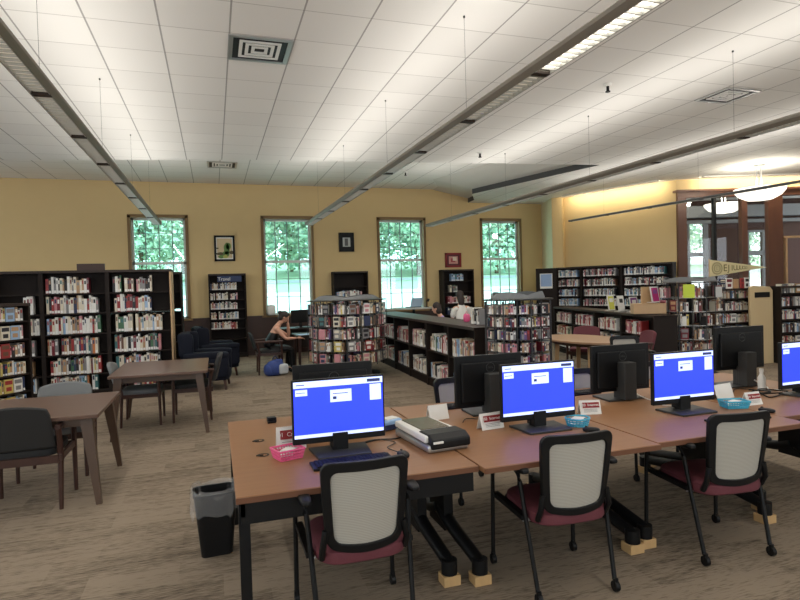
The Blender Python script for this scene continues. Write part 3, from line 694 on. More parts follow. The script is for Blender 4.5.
# ------------------------------------------------------------------ spinners
def spinner(x, y, rad, z0, tiers, pitch, rot, label, ctxn, seed, empty=0.0, canopy=True, cell=2, fo=.33, pool='paperback'):
    rnd = random.Random(seed); random.seed(seed)
    t = thing('book_carousel', label, 'display rack', (x, y, 0), rot, 'round rotating book display racks'); H = z0+tiers*pitch
    MB().lathe([(.001, .0), (rad*.8, 0), (rad*.8, .05), (rad*.3, .09), (.001, .09)], seg=24).build('base', M['blackm'], t)
    MB().cyl((0, 0, .08), (0, 0, H+.05), .04).build('pole', M['blackm'], t)
    b = MB()
    n = 8; ap = rad*cos(pi/n)
    for k in range(n):
        for s in (-1, 0, 1):
            a = pi/4*k; uu_ = V((-sin(a), cos(a), 0)); c = V((cos(a), sin(a), 0))*ap
            w = rad*sin(pi/n); q = c+uu_*w*s*.98; b.cyl((q.x, q.y, z0-.04), (q.x, q.y, H), .006, seg=5); q2 = q-c.normalized()*.14; b.bx(q2.x-.004, q2.x+.004, q2.y-.004, q2.y+.004, z0-.04, H)
    b.build('upright_wires', M['grey'], t)
    for j in range(tiers):
        z = z0+j*pitch; b = MB()
        pts = [(cos(pi/n+2*pi*k/n)*rad*1.0, sin(pi/n+2*pi*k/n)*rad) for k in range(n)]
        b.lathe([(rad*.55, z-.008), (rad*.98, z-.008), (rad*.98, z), (rad*.55, z)], seg=n*1)
        bm_rot = Matrix.Rotation(pi/n, 4, 'Z'); bmesh.ops.transform(b.bm, matrix=bm_rot, verts=b.bm.verts[:])
        b.build('tier_shelf', M['silver'] if empty else M['grey'], t)
        for k in range(n):
            a = pi/4*k+rot; c = V((cos(a), sin(a), 0)); uu_ = V((sin(a), -cos(a), 0))*-1; uu_ = V((-c.y, c.x, 0))
            w = rad*sin(pi/n)*2
            for s in range(cell):
                if rnd.random() < empty*(1.6 if j < 2 else .6): continue
                st = V((x, y, 0))+c*(ap-.012)+uu_*(-w/2+s*w/cell+.016)
                # reading from outside, left-to-right direction is uu_
                wcell = w/cell-.03
                fill(pool, st, uu_, c, wcell, z, min(pitch-.03, .2), 'paper', ('paperbacks on the round racks' if pool == 'paperback' else 'disc cases on the round rack', '%s tier, column %s, %s' % (ORD[j], ORD[k*cell+s], ctxn)), spans=[(0, rnd.choice((1, 1, .9, .75)))], faceout=fo, wr=(.016, .036), dr=(.10, .115), sticker=.5)
    b = MB(); b.lathe([(.001, H+.01), (rad*1.0, H+.01), (rad*1.02, H+.025), (.001, H+.03)], seg=24); b.build('top_disc', M['grey'], t)
    if canopy:
        b = MB()
        for k in range(4):
            a = pi/2*k+.4; c = V((cos(a), sin(a), 0)); u_ = V((-c.y, c.x, 0))
            prev = None
            for m in range(9):
                f = (m-4)/4; p0 = c*(rad*.78-.25*rad*f*f)+u_*(f*rad*.62); z_ = H+.035; h_ = .075*(1-f*f*.7)
                if prev: b.prism([(prev[0].x, prev[0].y, z_), (p0.x, p0.y, z_), (p0.x*.93, p0.y*.93, z_+h_), (prev[0].x*.93, prev[0].y*.93, z_+prev[1])], (0, 0, .006))
                prev = (p0, h_)
        b.build('header_sign', M['lgrey'], t)
    return t
spinner(2.42, 10.8, .76, .30, 5, .225, .15, 'large round display rack of paperbacks between the armchairs and central low shelves', 'rack by reader', 5)
spinner(3.64, 6.44, .43, .22, 8, .153, .25, 'round rotating rack of square disc cases at the near end of the central shelves', 'round rack by central run', 6, cell=2, fo=.45, pool='disc_case')
spinner(7.80, 7.90, .54, .20, 6, .23, .1, 'half-empty round display rack beside the beige end panel', 'half-empty rack', 7, empty=.30)
put_book('paperback', (7.40, 7.50, 1.35), (.71, -.70, 0), (-.70, -.71, 0), 'lime', .17, .22, .03, 'cover', (0, ('paperbacks on the round racks', 'upper tier of the half-empty rack')), second='lime')

# ------------------------------------------------------------------ things on the right-hand low shelves
def sheet_stand(name, label, cat, x, y, z, w, h, c1, c2, rz=0, frame=None):
    t = thing(name, label, cat, (x, y, z), rz)
    b = MB(); b.prism([(-w/2, 0, 0), (w/2, 0, 0), (w/2, .05, h), (-w/2, .05, h)], (0, .012, 0), 0); b.bx(-w/2, w/2, 0, .12, 0, .008, 0); b.build('holder', frame or M['white'], t)
    b = MB(); b.prism([(-w/2+.02, -.004, .02), (w/2-.02, -.004, .02), (w/2-.02, .046, h-.02), (-w/2+.02, .046, h-.02)], (0, -.003, 0), 0)
    b.prism([(-w/4, -.006+.05*.55, h*.55), (w/4, -.006+.05*.55, h*.55), (w/4, -.006+.05*.8, h*.8), (-w/4, -.006+.05*.8, h*.8)], (0, -.004, 0), 1)
    b.build('printed_sheet', [c1, c2], t); return t
yel = mat('lime print', (206, 206, 84), .6); pur = mat('purple print', (128, 70, 130), .6); mag = mat('magenta print', (172, 44, 110), .6)
zt = 1.08
sheet_stand('display_sign', 'lime yellow sign standing on the low shelves behind the round table', 'sign', 7.53, 9.58, zt, .17, .30, yel, M['white'], .1)
sheet_stand('display_sign', 'white poster with dark print standing on the low shelves beside the purple one', 'sign', 7.38, 9.10, zt, .16, .30, M['paper'], M['grey'], .1)
sheet_stand('display_sign', 'small purple poster standing on the low shelves', 'sign', 7.36, 8.72, zt, .19, .28, pur, M['white'], .1)
sheet_stand('display_sign', 'magenta poster in a white frame on the tan box', 'sign', 7.19, 8.0, zt+.195, .18, .27, mag, pur, .1)
o = MB().box((0, 0, .09), (.52, .3, .17)).box((0, 0, .175), (.54, .32, .012)).build('storage_box', M['tan'], bevel=.004); o.location = (7.12, 8.12, zt); o.rotation_euler.z = -.5
tag(o, 'flat tan box lying on the end of the low shelves', 'box')
o = MB().box((0, 0, .14), (.2, .03, .28)).build('cardboard_stand', M['tan']); o.location = (7.52, 8.85, zt+.0); tag(o, 'plain tan card stand behind the magenta poster', 'stand'); o.location = (7.12, 8.16, zt+.185)

# ------------------------------------------------------------------ computer desks
DZ = .72; S = 1.081   # desktop height
def desk(x0, x1, y0, y1, label, rz=0, apron=False, z=DZ, insets=(.075, .075), post=False):
    x0, x1, y0, y1 = x0*S, x1*S, y0*S, y1*S
    cx, cy = (x0+x1)/2, (y0+y1)/2; w, d = x1-x0, y1-y0
    t = thing('computer_desk', label, 'desk', (cx, cy, 0), rz, 'computer desks pushed together')
    MB().bx(-w/2, w/2, -d/2, d/2, z-.03, z).build('tabletop', [M['desk']], t, bevel=.004)
    MB().bx(-w/2-.001, w/2+.001, -d/2-.004, -d/2+.001, z-.03, z-.003).build('edge_band', M['deskedge'], t); MB().bx(-w/2-.001, w/2+.001, d/2-.001, d/2+.004, z-.03, z-.003).build('edge_band', M['deskedge'], t)
    if apron: MB().bx(-w/2+.02, w/2-.02, -d/2+.02, -d/2+.05, z-.135, z-.031).bx(-w/2+.02, -w/2+.04, -d/2+.02, d/2-.1, z-.1, z-.031).build('apron', M['black'], t)
    for s in (-1, 1):
        x = s*(w/2-insets[(s+1)//2]); b = MB()
        if post and s < 0:
            x = -w/2+.035
            for q in (-1, 1): b.bx(x-.025, x+.025, q*(d/2-.06)-.025, q*(d/2-.06)+.025, .03, z-.03); b.cyl((x, q*(d/2-.06), 0), (x, q*(d/2-.06), .03), .022)
            b.bx(x-.02, x+.02, -d/2+.06, d/2-.06, z-.07, z-.03); b.build('leg', M['black'], t); continue
        b.bx(x-.03, x+.03, -.13, .13, .12, z-.035); b.bx(x-.035, x+.035, -d/2+.12, d/2-.12, z-.07, z-.03)
        for q in (-1, 1):
            b.tube([(x, q*.02, .22), (x, q*.16, .17), (x, q*(d/2-.27), .115), (x, q*(d/2-.24), .10)], [.045, .042, .036, .034], 10)
            b.cyl((x, q*(d/2-.25), .056), (x, q*(d/2-.25), .135), .045, .045, 14)
        b.build('leg', M['black'], t, True)
    MB().bx(-w/2+.1, w/2-.1, -.06, .06, z-.11, z-.04).build('crossbar', M['black'], t)
    return t
d1 = desk(.06, 1.175, 2.49, 3.98, 'first computer desk of the row, its bare end beside the waste bin', apron=True, post=True)
for yy in (-.16, .175): MB().lathe([(.03, DZ+.0005), (.034, DZ+.003), (.022, DZ+.003)], (-.43, yy, 0)).bx(-.47, -.43, yy-.003, yy+.003, DZ, DZ+.004).build('grommet', M['black'], d1)
desk(1.185, 2.205, 2.44, 3.95, 'second computer desk, under the long flatbed scanner side and middle screen', insets=(.075, .0))
desk(2.213, 3.30, 2.47, 3.98, 'third computer desk of the row, with the keyboard and turquoise basket', insets=(.11, .075))
desk(3.315, 4.40, 2.62, 4.1, 'last computer desk at the right end with tangled cables', -.02)
blocks = []
def wb(x, y, l):
    o = MB().box((0, 0, .028), (.10, .09, .056)).build('wood_block', M['block'], bevel=.003); o.location = (x, y, 0); tag(o, 'pale raw wood riser block under '+l, 'block', 'wood blocks raising the desk feet')
for (y0, y1, xs, nm) in ((2.49, 3.98, [(1.175*S-.075, 'first desk, right foot')], ''), (2.44, 3.95, [(1.185*S+.075, 'second desk, foot beside the first chair'), (2.205*S, 'second desk, foot beside the middle chair')], ''), (2.47, 3.98, [(2.213*S+.11, 'third desk, foot beside the middle chair'), (3.30*S-.075, 'third desk, foot beside the last chair')], ''), (2.62, 4.1, [(3.315*S+.075, 'last desk, left foot')], '')):
    for x, l in xs: wb(x, y0*S+.25, 'the '+l+', near side'); wb(x, y1*S-.25, 'the '+l+', far side')

SB = mat('screen blue', (30, 50, 230), .4, emit=(48, 72, 240), es=1.0)
SW = mat('screen pale strip', (190, 205, 250), .4, emit=(196, 208, 252), es=1.0)
SD_ = mat('screen dark tab', (40, 50, 90), .4, emit=(50, 60, 110), es=.6)
def monitor(x, y, z, rz, label, back=False, group='screens on the computer desks', scr=True):
    """front looks -Y; x,y centre of screen, z bottom of the bezel"""
    t = thing('computer_monitor', label, 'monitor', (x*S, y*S, DZ), rz, group); h = .345; w = .54; zb = 1.65-(1.65-z)*S-DZ
    b = MB(); b.bx(-w/2, w/2, 0, .03, zb, zb+h+.02); b.build('casing', M['black'], t, bevel=.004)
    MB().bx(-w/2+.04, w/2-.04, .03, .05, zb+.03, zb+h-.03).build('back_cover', M['black'], t, bevel=.008)
    text_obj('DELL', .016, M['silver'], t, Matrix.Translation((0, -.0015, zb+.016)) @ UP_FRONT)
    text_obj('DELL', .02, M['grey'], t, Matrix.Translation((0, .0515, zb+h-.07)) @ UP_BACK)
    b = MB()
    for k in range(16):
        a, a2 = 2*pi*k/16, 2*pi*(k+1)/16; b.tube([(cos(a)*.034, .051, zb+h-.07+sin(a)*.034), (cos(a2)*.034, .051, zb+h-.07+sin(a2)*.034)], .002, 4)
    b.build('ring_emblem', M['grey'], t)
    if scr:
        s = MB(); x0, x1 = -w/2+.01, w/2-.01; z0 = zb+.035; z1 = zb+h+.01; H = z1-z0; W = x1-x0; yy = -.0012
        def r(a, b_, c, d, mi, k): s.box(((x0+W*(a+b_)/2), yy-k*.0006, z0+H*(c+d)/2), (W*(b_-a), .001, H*(d-c)), mi=mi)
        r(0, 1, 0, 1, 0, 0); r(0, 1, .89, 1, 1, 1); r(0, 1, 0, .06, 1, 1); r(.02, .15, .75, .86, 1, 1); r(.40, .64, .60, .82, 1, 1); r(.85, .98, .58, .87, 1, 1); r(.82, .97, .915, .97, 2, 2)
        r(.43, .60, .745, .757, 2, 2); r(.43, .47, .65, .70, 2, 2); r(.03, .13, .80, .81, 2, 2); r(.03, .12, .935, .95, 2, 2)
        s.build('lit_screen', [SB, SW, SD_], t)
    b = MB(); b.bx(-.05, .05, .03, .075, .02, zb+.14); b.bx(-.045, .045, -.01, .05, .0, zb+.05); b.build('stand_neck', M['grey'] if back else M['black'], t, bevel=.004)
    MB().prism([(-.15, -.14, 0), (.15, -.14, 0), (.17, .10, 0), (-.17, .10, 0)], (0, 0, .014)).build('stand_base', M['grey'], t, bevel=.004)
    if back: MB().bx(-.055, .055, .052, .14, .012, .30).build('computer_tower', M['grey'], t, bevel=.005)
    return t
fl = [('nearest the pink basket', .615), ('between the scanner and turquoise basket', 1.825), ('lit, above the spare keyboard and second turquoise basket', 2.91), ('lit, cut off by the right edge', 4.07)]
for i, (l, x) in enumerate(fl): monitor(x, 3.0 if i < 3 else 3.06, .845, (0, 0, 0, .05)[i], 'black computer monitor with blue library screen, '+l)
monitor(.69, 3.55, .855, pi, 'black monitor seen from behind, mostly hidden by the first blue screen', True, 'monitors facing away')
monitor(1.745, 3.52, .845, pi+.03, 'black monitor seen from behind, left of the middle blue screen', True, 'monitors facing away')
monitor(2.82, 3.53, .85, pi, 'black monitor seen from behind, left of the third blue screen', True, 'monitors facing away')
monitor(3.98, 3.55, .925, pi, 'black monitor seen from behind, tallest one, before the beige end panel', True, 'monitors facing away')

def keyboard(x, y, rz, label, w=.44, d=.14):
    t = thing('keyboard', label, 'keyboard', (x*S, y*S, DZ), rz)
    MB().prism([(-w/2, -d/2, .0), (w/2, -d/2, 0), (w/2, d/2, .0), (-w/2, d/2, 0)], (0, 0, .014)).build('case', M['black'], t, bevel=.004)
    b = MB(); nx = 20
    for j in range(5):
        for i in range(nx):
            if j == 0 and 4 < i < 10: continue
            b.box((-w/2+.02+(w-.04)*(i+.5)/nx, -d/2+.02+j*.024, .018), (.017, .017, .008))
    b.bx(-w/2+.02+.04*w/.44*2.5, -w/2+.1+.12, -d/2+.012, -d/2+.028, .014, .021)
    b.build('keys', M['blackm'], t); return t
keyboard(.625, 2.77, .01, 'black keyboard in front of the first blue screen')
keyboard(3.0, 2.68, .05, 'black keyboard in front of the third blue screen, behind a chair back')
keyboard(1.62, 3.76, .0, 'grey keyboard on the far desk side, behind the second monitor back')
keyboard(2.62, 3.80, .0, 'keyboard on the far desk side, behind the third monitor back')
def mouse(x, y, label, rz=0):
    t = thing('computer_mouse', label, 'mouse', (x*S, y*S, DZ), rz)
    b = MB(); b.cushion((0, 0, .014), (.06, .105, .03), e=.75); b.build('body', M['black'], t, True); MB().cyl((-.004, .03, .027), (.004, .03, .027), .009).build('scroll_wheel', M['grey'], t)
mouse(.89, 2.77, 'black mouse right of the keyboard at the first screen'); mouse(2.04, 2.80, 'black mouse beside the turquoise basket', .9); mouse(3.33, 2.76, 'black mouse beside the third screen keyboard', .3)
# stickers on stand bases as paper scraps
for x, y, rz in ((.50, 2.82, .2), (.60, 2.83, .1), (1.70, 2.80, .1), (1.80, 2.80, .15), (2.80, 2.86, .1)): pass

# scanner
t = thing('flatbed_scanner', 'large silver and black flatbed scanner on the desk right of first screen', 'scanner', (1.12*S, 2.99*S, DZ), .10)
b = MB(); b.prism([(-.13, -.24, 0), (.13, -.24, 0), (.13, .24, 0), (-.13, .24, 0)], (0, 0, .045)); b.build('base_tray', M['silver'], t, bevel=.015)
b = MB(); b.prism([(-.135, -.21, .05), (-.125, .25, .05), (.125, .25, .05), (.135, -.21, .05)], (0, 0, .04)); b.build('lid', M['white'], t, bevel=.012)
MB().bx(-.085, .10, -.06, .23, .088, .094).build('lid_panel', mat('olive brown glossy panel', (92, 82, 66), .25, var=.05), t, bevel=.002)
b = MB(); b.prism([(-.115, -.255, .02), (-.115, -.255, .07), (-.115, -.2, .098), (-.115, -.08, .098), (-.115, -.08, .02)], (.25, 0, 0)); b.build('front_panel', M['black'], t, bevel=.012)
MB().bx(-.105, -.045, -.262, -.254, .055, .066).build('name_plate', M['paper'], t)
# tissue pack and box behind scanner
t = thing('wipes_packet', 'blue and white packet lying behind the scanner', 'packet', (1.0*S, 3.36*S, DZ), .4)
MB().cushion((0, 0, .035), (.16, .11, .07), e=.5).build('pouch', mat('pale blue film', (150, 186, 226), .35), t, True); MB().bx(-.05, .05, -.035, .035, .062, .074).build('lid', M['white'], t, bevel=.004); MB().bx(-.082, .082, -.057, -.05, .01, .04).build('stripe', M['sign'], t)

def tent_card(x, y, rz, label, txt, w=.14, h=.105, plain=False):
    t = thing('tent_card', label, 'sign', (x*S, y*S, DZ), rz, None)
    b = MB(); b.prism([(-w/2, -.035, 0), (-w/2, 0, h), (-w/2, .003, h), (-w/2, -.031, 0)], (w, 0, 0)); b.prism([(-w/2, .035, 0), (-w/2, 0, h), (-w/2, -.003, h), (-w/2, .031, 0)], (w, 0, 0)); b.build('folded_card', M['paper'], t)
    if plain: return t
    sl = math.atan2(.035, h); mt = Matrix.Translation((0, -.0165, h*.66)) @ Matrix.Rotation(-sl, 4, 'X')
    def qd(x0, x1, z0, z1, m, k, nm):
        o = MB().bx(x0, x1, -.004-k, -.0035, z0, z1).build(nm, m, t); o.matrix_local = mt; return o
    qd(-w*.38, w*.42, -h*.2, h*.2, M['red'], .0, 'red_band')
    o = text_obj(txt, h*.26, M['paper'], t, mt @ Matrix.Translation((0, -.0048, 0)) @ UP_FRONT)
    for k in range(3): qd(-w*.34, w*.3, -h*(.33+.09*k), -h*(.31+.09*k), M['lgrey'], 0, 'printed_line')
    return t
tent_card(.375, 3.17, .05, 'white tent card with dark red band between the pink basket and first screen', '01  Catalog', .17, .13)
tent_card(1.56, 3.12, .12, 'white tent card with dark red band left of the middle screen', '02  Internet', .17, .10)
tent_card(2.32, 3.20, -.25, 'white tent card with dark red band behind the turquoise basket', '03  Internet', .15, .095)
tent_card(3.46, 2.98, .0, 'white tent card with dark red band right of the second turquoise basket', '04  Internet', .14, .09)
tent_card(1.36, 3.48, .1, 'blank white folded card behind the scanner', '', .15, .10, True)
tent_card(3.46, 3.22, .15, 'blank white folded card behind the last red-banded card', '', .2, .11, True)

def basket(x, y, w, d, h, m, label, rz=0, round_=False, paper=True):
    t = thing('plastic_basket', label, 'basket', (x*S, y*S, DZ), rz)
    b = MB(); n = 20 if round_ else 4; rings = []
    def ring(k, z):
        f = .82+.18*z/h; pts = []
        if round_: return [(cos(2*pi*i/n)*w/2*f, sin(2*pi*i/n)*d/2*f, z) for i in range(n)]
        return [(-w/2*f, -d/2*f, z), (w/2*f, -d/2*f, z), (w/2*f, d/2*f, z), (-w/2*f, d/2*f, z)]
    for z in (.004, h*.33, h*.66, h):
        p = ring(0, z); b.tube(p+[p[0]], .004 if z < h else .006, 5)
    p0, p1 = ring(0, .004), ring(0, h)
    for i in range(len(p0)):
        a0, a1 = V(p0[i]), V(p0[(i+1) % n]); c0, c1 = V(p1[i]), V(p1[(i+1) % n]); m_ = 1 if round_ else 9
        for k in range(m_): f = k/m_; b.tube([a0.lerp(a1, f), c0.lerp(c1, f)], .003, 4)
    b.poly([(x_, y_, .004) for x_, y_, z_ in p0]); b.build('lattice_body', m, t)
    if paper:
        b = MB()
        for k in range(4): b.box((-.02+.012*k, .005*k, .02+.008*k), (w*.5, d*.5, .002), R(12*k))
        o = b.build('paper_slips', M['paper']); o.location = (x*S, y*S, DZ); tag(o, 'white paper slips lying in the '+label.split(',')[0], 'paper')
        o.rotation_euler.z = rz
    return t
basket(.335, 2.99, .15, .13, .055, M['pink'], 'pink lattice basket, left of the first screen', .3)
basket(2.06, 2.96, .16, .14, .05, M['cyan'], 'round turquoise basket, right of the middle screen', 0, True)
basket(3.27, 2.95, .17, .12, .05, M['cyan'], 'rectangular turquoise basket, right of the third screen', -.3)
t = thing('small_black_box', 'small black box with a lip at the far edge of the first desk', 'box', (.335*S, 3.86*S, DZ), .1)
MB().bx(-.03, .03, -.03, .03, 0, .035).build('body', M['black'], t, bevel=.004); MB().bx(-.035, .02, -.05, -.03, 0, .012).build('lip', M['black'], t)
# cables
def cable(label, pts, r=.004, m=None):
    b = MB(); P = [V((p[0]*S, p[1]*S, p[2])) for p in pts]; out = []
    for i in range(len(P)-1):
        a, c = P[i], P[i+1]; a0 = P[max(i-1, 0)]; c1 = P[min(i+2, len(P)-1)]
        for k in range(6):
            s = k/6; out.append(.5*((2*a)+(c-a0)*s+(2*a0-5*a+4*c-c1)*s*s+(3*a-a0-3*c+c1)*s**3))
    out.append(P[-1]); o = b.tube(out, r, 6).build('cable', m or M['black'], None, True); tag(o, label, 'cable')
z = DZ+.006
cable('black cable running from the first screen to the scanner', [(.72, 3.06, z), (.85, 3.12, z), (.95, 3.10, z), (1.02, 3.14, z)], .004)
cable('thin grey cable curling behind the first mouse', [(.89, 2.83, z), (.86, 2.95, z), (.93, 3.03, z), (.84, 3.13, z), (.70, 3.06, z)], .0025, M['grey'])
cable('white cable looped at the base of the third monitor back', [(2.87, 3.42, z+.05), (2.95, 3.36, z), (3.0, 3.25, z), (2.9, 3.18, z), (3.02, 3.08, z)], .004, M['white'])
cable('white cable bundle beside the fourth monitor back', [(4.0, 3.42, z+.06), (4.08, 3.38, z), (4.0, 3.28, z), (4.14, 3.22, z), (4.02, 3.12, z)], .006, M['white'])
cable('black tangled cable between the last two screens', [(3.86, 3.35, z), (3.95, 3.24, z), (3.80, 3.2, z), (3.92, 3.12, z+.01), (3.74, 3.08, z), (3.9, 3.3, z+.012), (4.05, 3.18, z)], .005)
cable('second black cable looping on the last desk', [(3.7, 3.34, z), (3.82, 3.42, z), (3.9, 3.33, z), (3.78, 3.26, z), (3.86, 3.16, z+.01)], .004)
cable('thin black cord on the far side of the second desk', [(1.46, 3.3, z), (1.52, 3.38, z), (1.60, 3.34, z), (1.66, 3.42, z)], .003)
t = thing('paper_cup_dispenser', 'tall white bottle beside the last screen', 'bottle', (3.97*S, 3.33*S, DZ)); t.name = 'white_bottle'
MB().lathe([(.001, 0), (.028, 0), (.03, .10), (.014, .13), (.014, .15), (.001, .15)]).build('body', M['white'], t, True); MB().cyl((0, 0, .15), (0, 0, .175), .017).build('cap', M['white'], t)

# ------------------------------------------------------------------ task chairs
def rrect(w, h, r, n=5, sub=0):
    out = []
    for cx, cz, a0 in ((w/2-r, h/2-r, 0), (-w/2+r, h/2-r, 90), (-w/2+r, -h/2+r, 180), (w/2-r, -h/2+r, 270)):
        for k in range(n+1): a = R(a0+90*k/n); out.append((cx+cos(a)*r, cz+sin(a)*r))
    if sub:
        o2 = []
        for i, p in enumerate(out):
            q = out[(i+1) % len(out)]; o2.append(p)
            if math.hypot(q[0]-p[0], q[1]-p[1]) > .1: o2 += [(p[0]+(q[0]-p[0])*j/sub, p[1]+(q[1]-p[1])*j/sub) for j in range(1, sub)]
        out = o2
    return out
def task_chair():
    t = thing('task_chair', '', 'chair')
    b = MB(); b.cushion((0, -.01, .425), (.45, .48, .10), e=.5); b.build('seat', M['maroon'], t, True)
    MB().cushion((0, .03, .40), (.44, .42, .06), e=.4).build('seat_shell', M['black'], t, True)
    # back: bent frame, z from .47 to .88, leaning backwards
    def bp(x, z):
        f = (z-.47)/.41; taper = 1-.14*(1-f)**1.5; return V((x*taper, -.225-.05*f-.035*(1-(x/.215)**2), z-.03*(1-(x/.215)**2)*(1-f)))
    prof = rrect(.415, .405, .045, 5, 8)
    b = MB(); out = [bp(x, .675+z) for x, z in prof]; inn = [bp(x*.80, .672+z*.80+.0) for x, z in prof]; n = len(out)
    th = V((0, .028, 0)); vo = [b.bm.verts.new(v) for v in out]; vi = [b.bm.verts.new(v) for v in inn]; wo = [b.bm.verts.new(v+th) for v in out]; wi = [b.bm.verts.new(v+th) for v in inn]
    for k in range(n):
        j = (k+1) % n
        for q in ((vo[k], vo[j], vi[j], vi[k]), (wo[j], wo[k], wi[k], wi[j]), (vo[j], vo[k], wo[k], wo[j]), (vi[k], vi[j], wi[j], wi[k])): b.bm.faces.new(q)
    b.build('backrest_frame', M['black'], t, True, bevel=.004)
    b = MB(); nx, nz = 9, 9; g = [[b.bm.verts.new(bp((i/nx-.5)*.36, .672+(j/nz-.5)*.345)+V((0, .012, 0))) for i in range(nx+1)] for j in range(nz+1)]
    for j in range(nz):
        for i in range(nx): b.bm.faces.new((g[j][i], g[j][i+1], g[j+1][i+1], g[j+1][i]))
    b.build('backrest_mesh', M['meshb'], t, True)
    for s in (-1, 1):
        b = MB(); b.tube([(s*.20, -.20, .42), (s*.20, -.235, .48), (s*.185, -.235, .56)], .016, 8); b.build('back_support', M['black'], t, True)
        b = MB(); b.tube([(s*.265, .24, .06), (s*.262, .235, .40), (s*.262, .225, .60), (s*.262, .19, .655), (s*.262, .12, .665)], .0125, 8); lg = b.build('leg', M['black'], t, True)
        MB().cyl((s*.265-.012, .24, .03), (s*.265+.012, .24, .03), .028, seg=14).cyl((s*.265, .24, .03), (s*.265, .24, .07), .014).build('caster', M['black'], lg, True)
        b = MB(); b.tube([(s*.225, -.235, .06), (s*.24, -.15, .40), (s*.252, -.11, .60), (s*.258, -.07, .655)], .0125, 8); lg = b.build('leg', M['black'], t, True)
        MB().cyl((s*.225-.012, -.245, .03), (s*.225+.012, -.245, .03), .028, seg=14).cyl((s*.225, -.245, .03), (s*.225, -.245, .07), .014).build('caster', M['black'], lg, True)
        b = MB(); b.tube([(s*.262, .13, .665), (s*.26, -.1, .665)], .013, 8); b.cushion((s*.262, -.05, .68), (.06, .32, .035), e=.5); b.build('armrest', M['black'], t, True)
        b = MB(); b.bx(s*.225, s*.262, -.14, .24, .405, .43); b.build('side_rail', M['black'], t)
    MB().tube([(-.25, -.13, .40), (.25, -.13, .40)], .01).build('crossbar', M['silver'], t)
    return t
tc = task_chair()
G = 'mesh-backed task chairs with maroon seats'
tc.location = (.63, 2.80, 0); tc['label'] = 'mesh-backed task chair with maroon seat at the first screen'; tc['group'] = G
dup(tc, (1.775, 2.80, 0), -.06, 'mesh-backed task chair with maroon seat at the middle screen', G)
dup(tc, (2.89, 2.81, 0), -.10, 'mesh-backed task chair with maroon seat at the third screen', G)
dup(tc, (.74, 4.15, 0), pi, 'mesh-backed task chair across the desk, behind the first screen', G)
dup(tc, (1.95, 4.22, 0), pi+.12, 'mesh-backed task chair across the desk, left of the second monitor back', G)
dup(tc, (3.02, 4.15, 0), pi-.1, 'mesh-backed task chair across the desk, between the second and third screens', G)
dup(tc, (4.02, 4.2, 0), pi, 'mesh-backed task chair across the desk, right of the third screen', G)
dup(tc, (5.42, 6.5, 0), pi-.3, 'mesh-backed task chair standing before the round table', G)

# ------------------------------------------------------------------ waste bin
t = thing('waste_bin', 'black rectangular waste bin with a clear liner beside the first desk', 'waste bin', (-.035, 3.84, 0), .05)
def rr_loft(b, secs):
    rings = [[b.bm.verts.new((x, y, z)) for x, y in rrect(w, d, min(w, d)*.22)] for w, d, z in secs]; n = len(rings[0])
    for a, c in zip(rings, rings[1:]):
        for k in range(n): b.bm.faces.new((a[k], a[(k+1) % n], c[(k+1) % n], c[k])).material_index = b.mi
    return rings
b = MB(); rg = rr_loft(b, [(.19, .15, 0), (.26, .21, .385), (.27, .22, .385), (.27, .22, .40), (.245, .195, .40), (.18, .14, .012)]); b.bm.faces.new(rg[0]); b.bm.faces.new(rg[-1]); b.build('bin_body', M['black'], t)
b = MB(); random.seed(3); n = 44; rings = []
for j, (sc, z) in enumerate([(.86, .30), (.95, .41), (1.03, .425), (1.08, .40), (1.10, .33), (1.12, .27)]):
    ring = []
    for k in range(n):
        a = 2*pi*k/n; ca, sa = cos(a), sin(a); e = .45
        ring.append(b.bm.verts.new((math.copysign(abs(ca)**e, ca)*.135*sc*(1+random.uniform(-.04, .04)), math.copysign(abs(sa)**e, sa)*.11*sc*(1+random.uniform(-.05, .05)), z+random.uniform(-.012, .012)*(3 if j == 5 else 1))))
    rings.append(ring)
for a, c in zip(rings, rings[1:]):
    for k in range(n): b.bm.faces.new((a[k], a[(k+1) % n], c[(k+1) % n], c[k]))
b.build('bin_liner', M['plasticliner'], t, True)

# ------------------------------------------------------------------ reading tables and armchairs of wood
def reading_table(x0, x1, y0, y1, label, h=.74):
    cx, cy = (x0+x1)/2, (y0+y1)/2; w, d = x1-x0, y1-y0
    t = thing('reading_table', label, 'table', (cx, cy, 0))
    b = MB(); b.bx(-w/2, w/2, -d/2, d/2, h-.03, h); b.build('tabletop', M['rtable'], t, bevel=.005)
    MB().bx(-w/2+.08, w/2-.08, -d/2+.08, -d/2+.10, h-.10, h-.03).bx(-w/2+.08, w/2-.08, d/2-.1, d/2-.08, h-.10, h-.03).bx(-w/2+.08, -w/2+.1, -d/2+.08, d/2-.08, h-.1, h-.03).bx(w/2-.1, w/2-.08, -d/2+.08, d/2-.08, h-.1, h-.03).build('apron', M['rleg'], t)
    for sx in (-1, 1):
        for sy in (-1, 1):
            b = MB(); X, Y = sx*(w/2-.10), sy*(d/2-.10); X2, Y2 = sx*(w/2-.02), sy*(d/2-.03)
            a = .045; c = .02
            tp = [b.bm.verts.new((X+i*a, Y+j*a, h-.03)) for i, j in ((-1, -1), (1, -1), (1, 1), (-1, 1))]; bt = [b.bm.verts.new((X2+i*c, Y2+j*c, 0)) for i, j in ((-1, -1), (1, -1), (1, 1), (-1, 1))]
            for k in range(4): b.bm.faces.new((tp[k], tp[(k+1) % 4], bt[(k+1) % 4], bt[k]))
            b.bm.faces.new(tp); b.bm.faces.new(bt[::-1]); b.build('leg', M['rleg'], t)
    return t
reading_table(-2.45, -.90, 5.04, 6.16, 'brown reading table nearest the camera at the left edge', .72)
reading_table(-1.17, -.10, 7.15, 8.55, 'brown reading table between the tall bookcases and the open carpet')
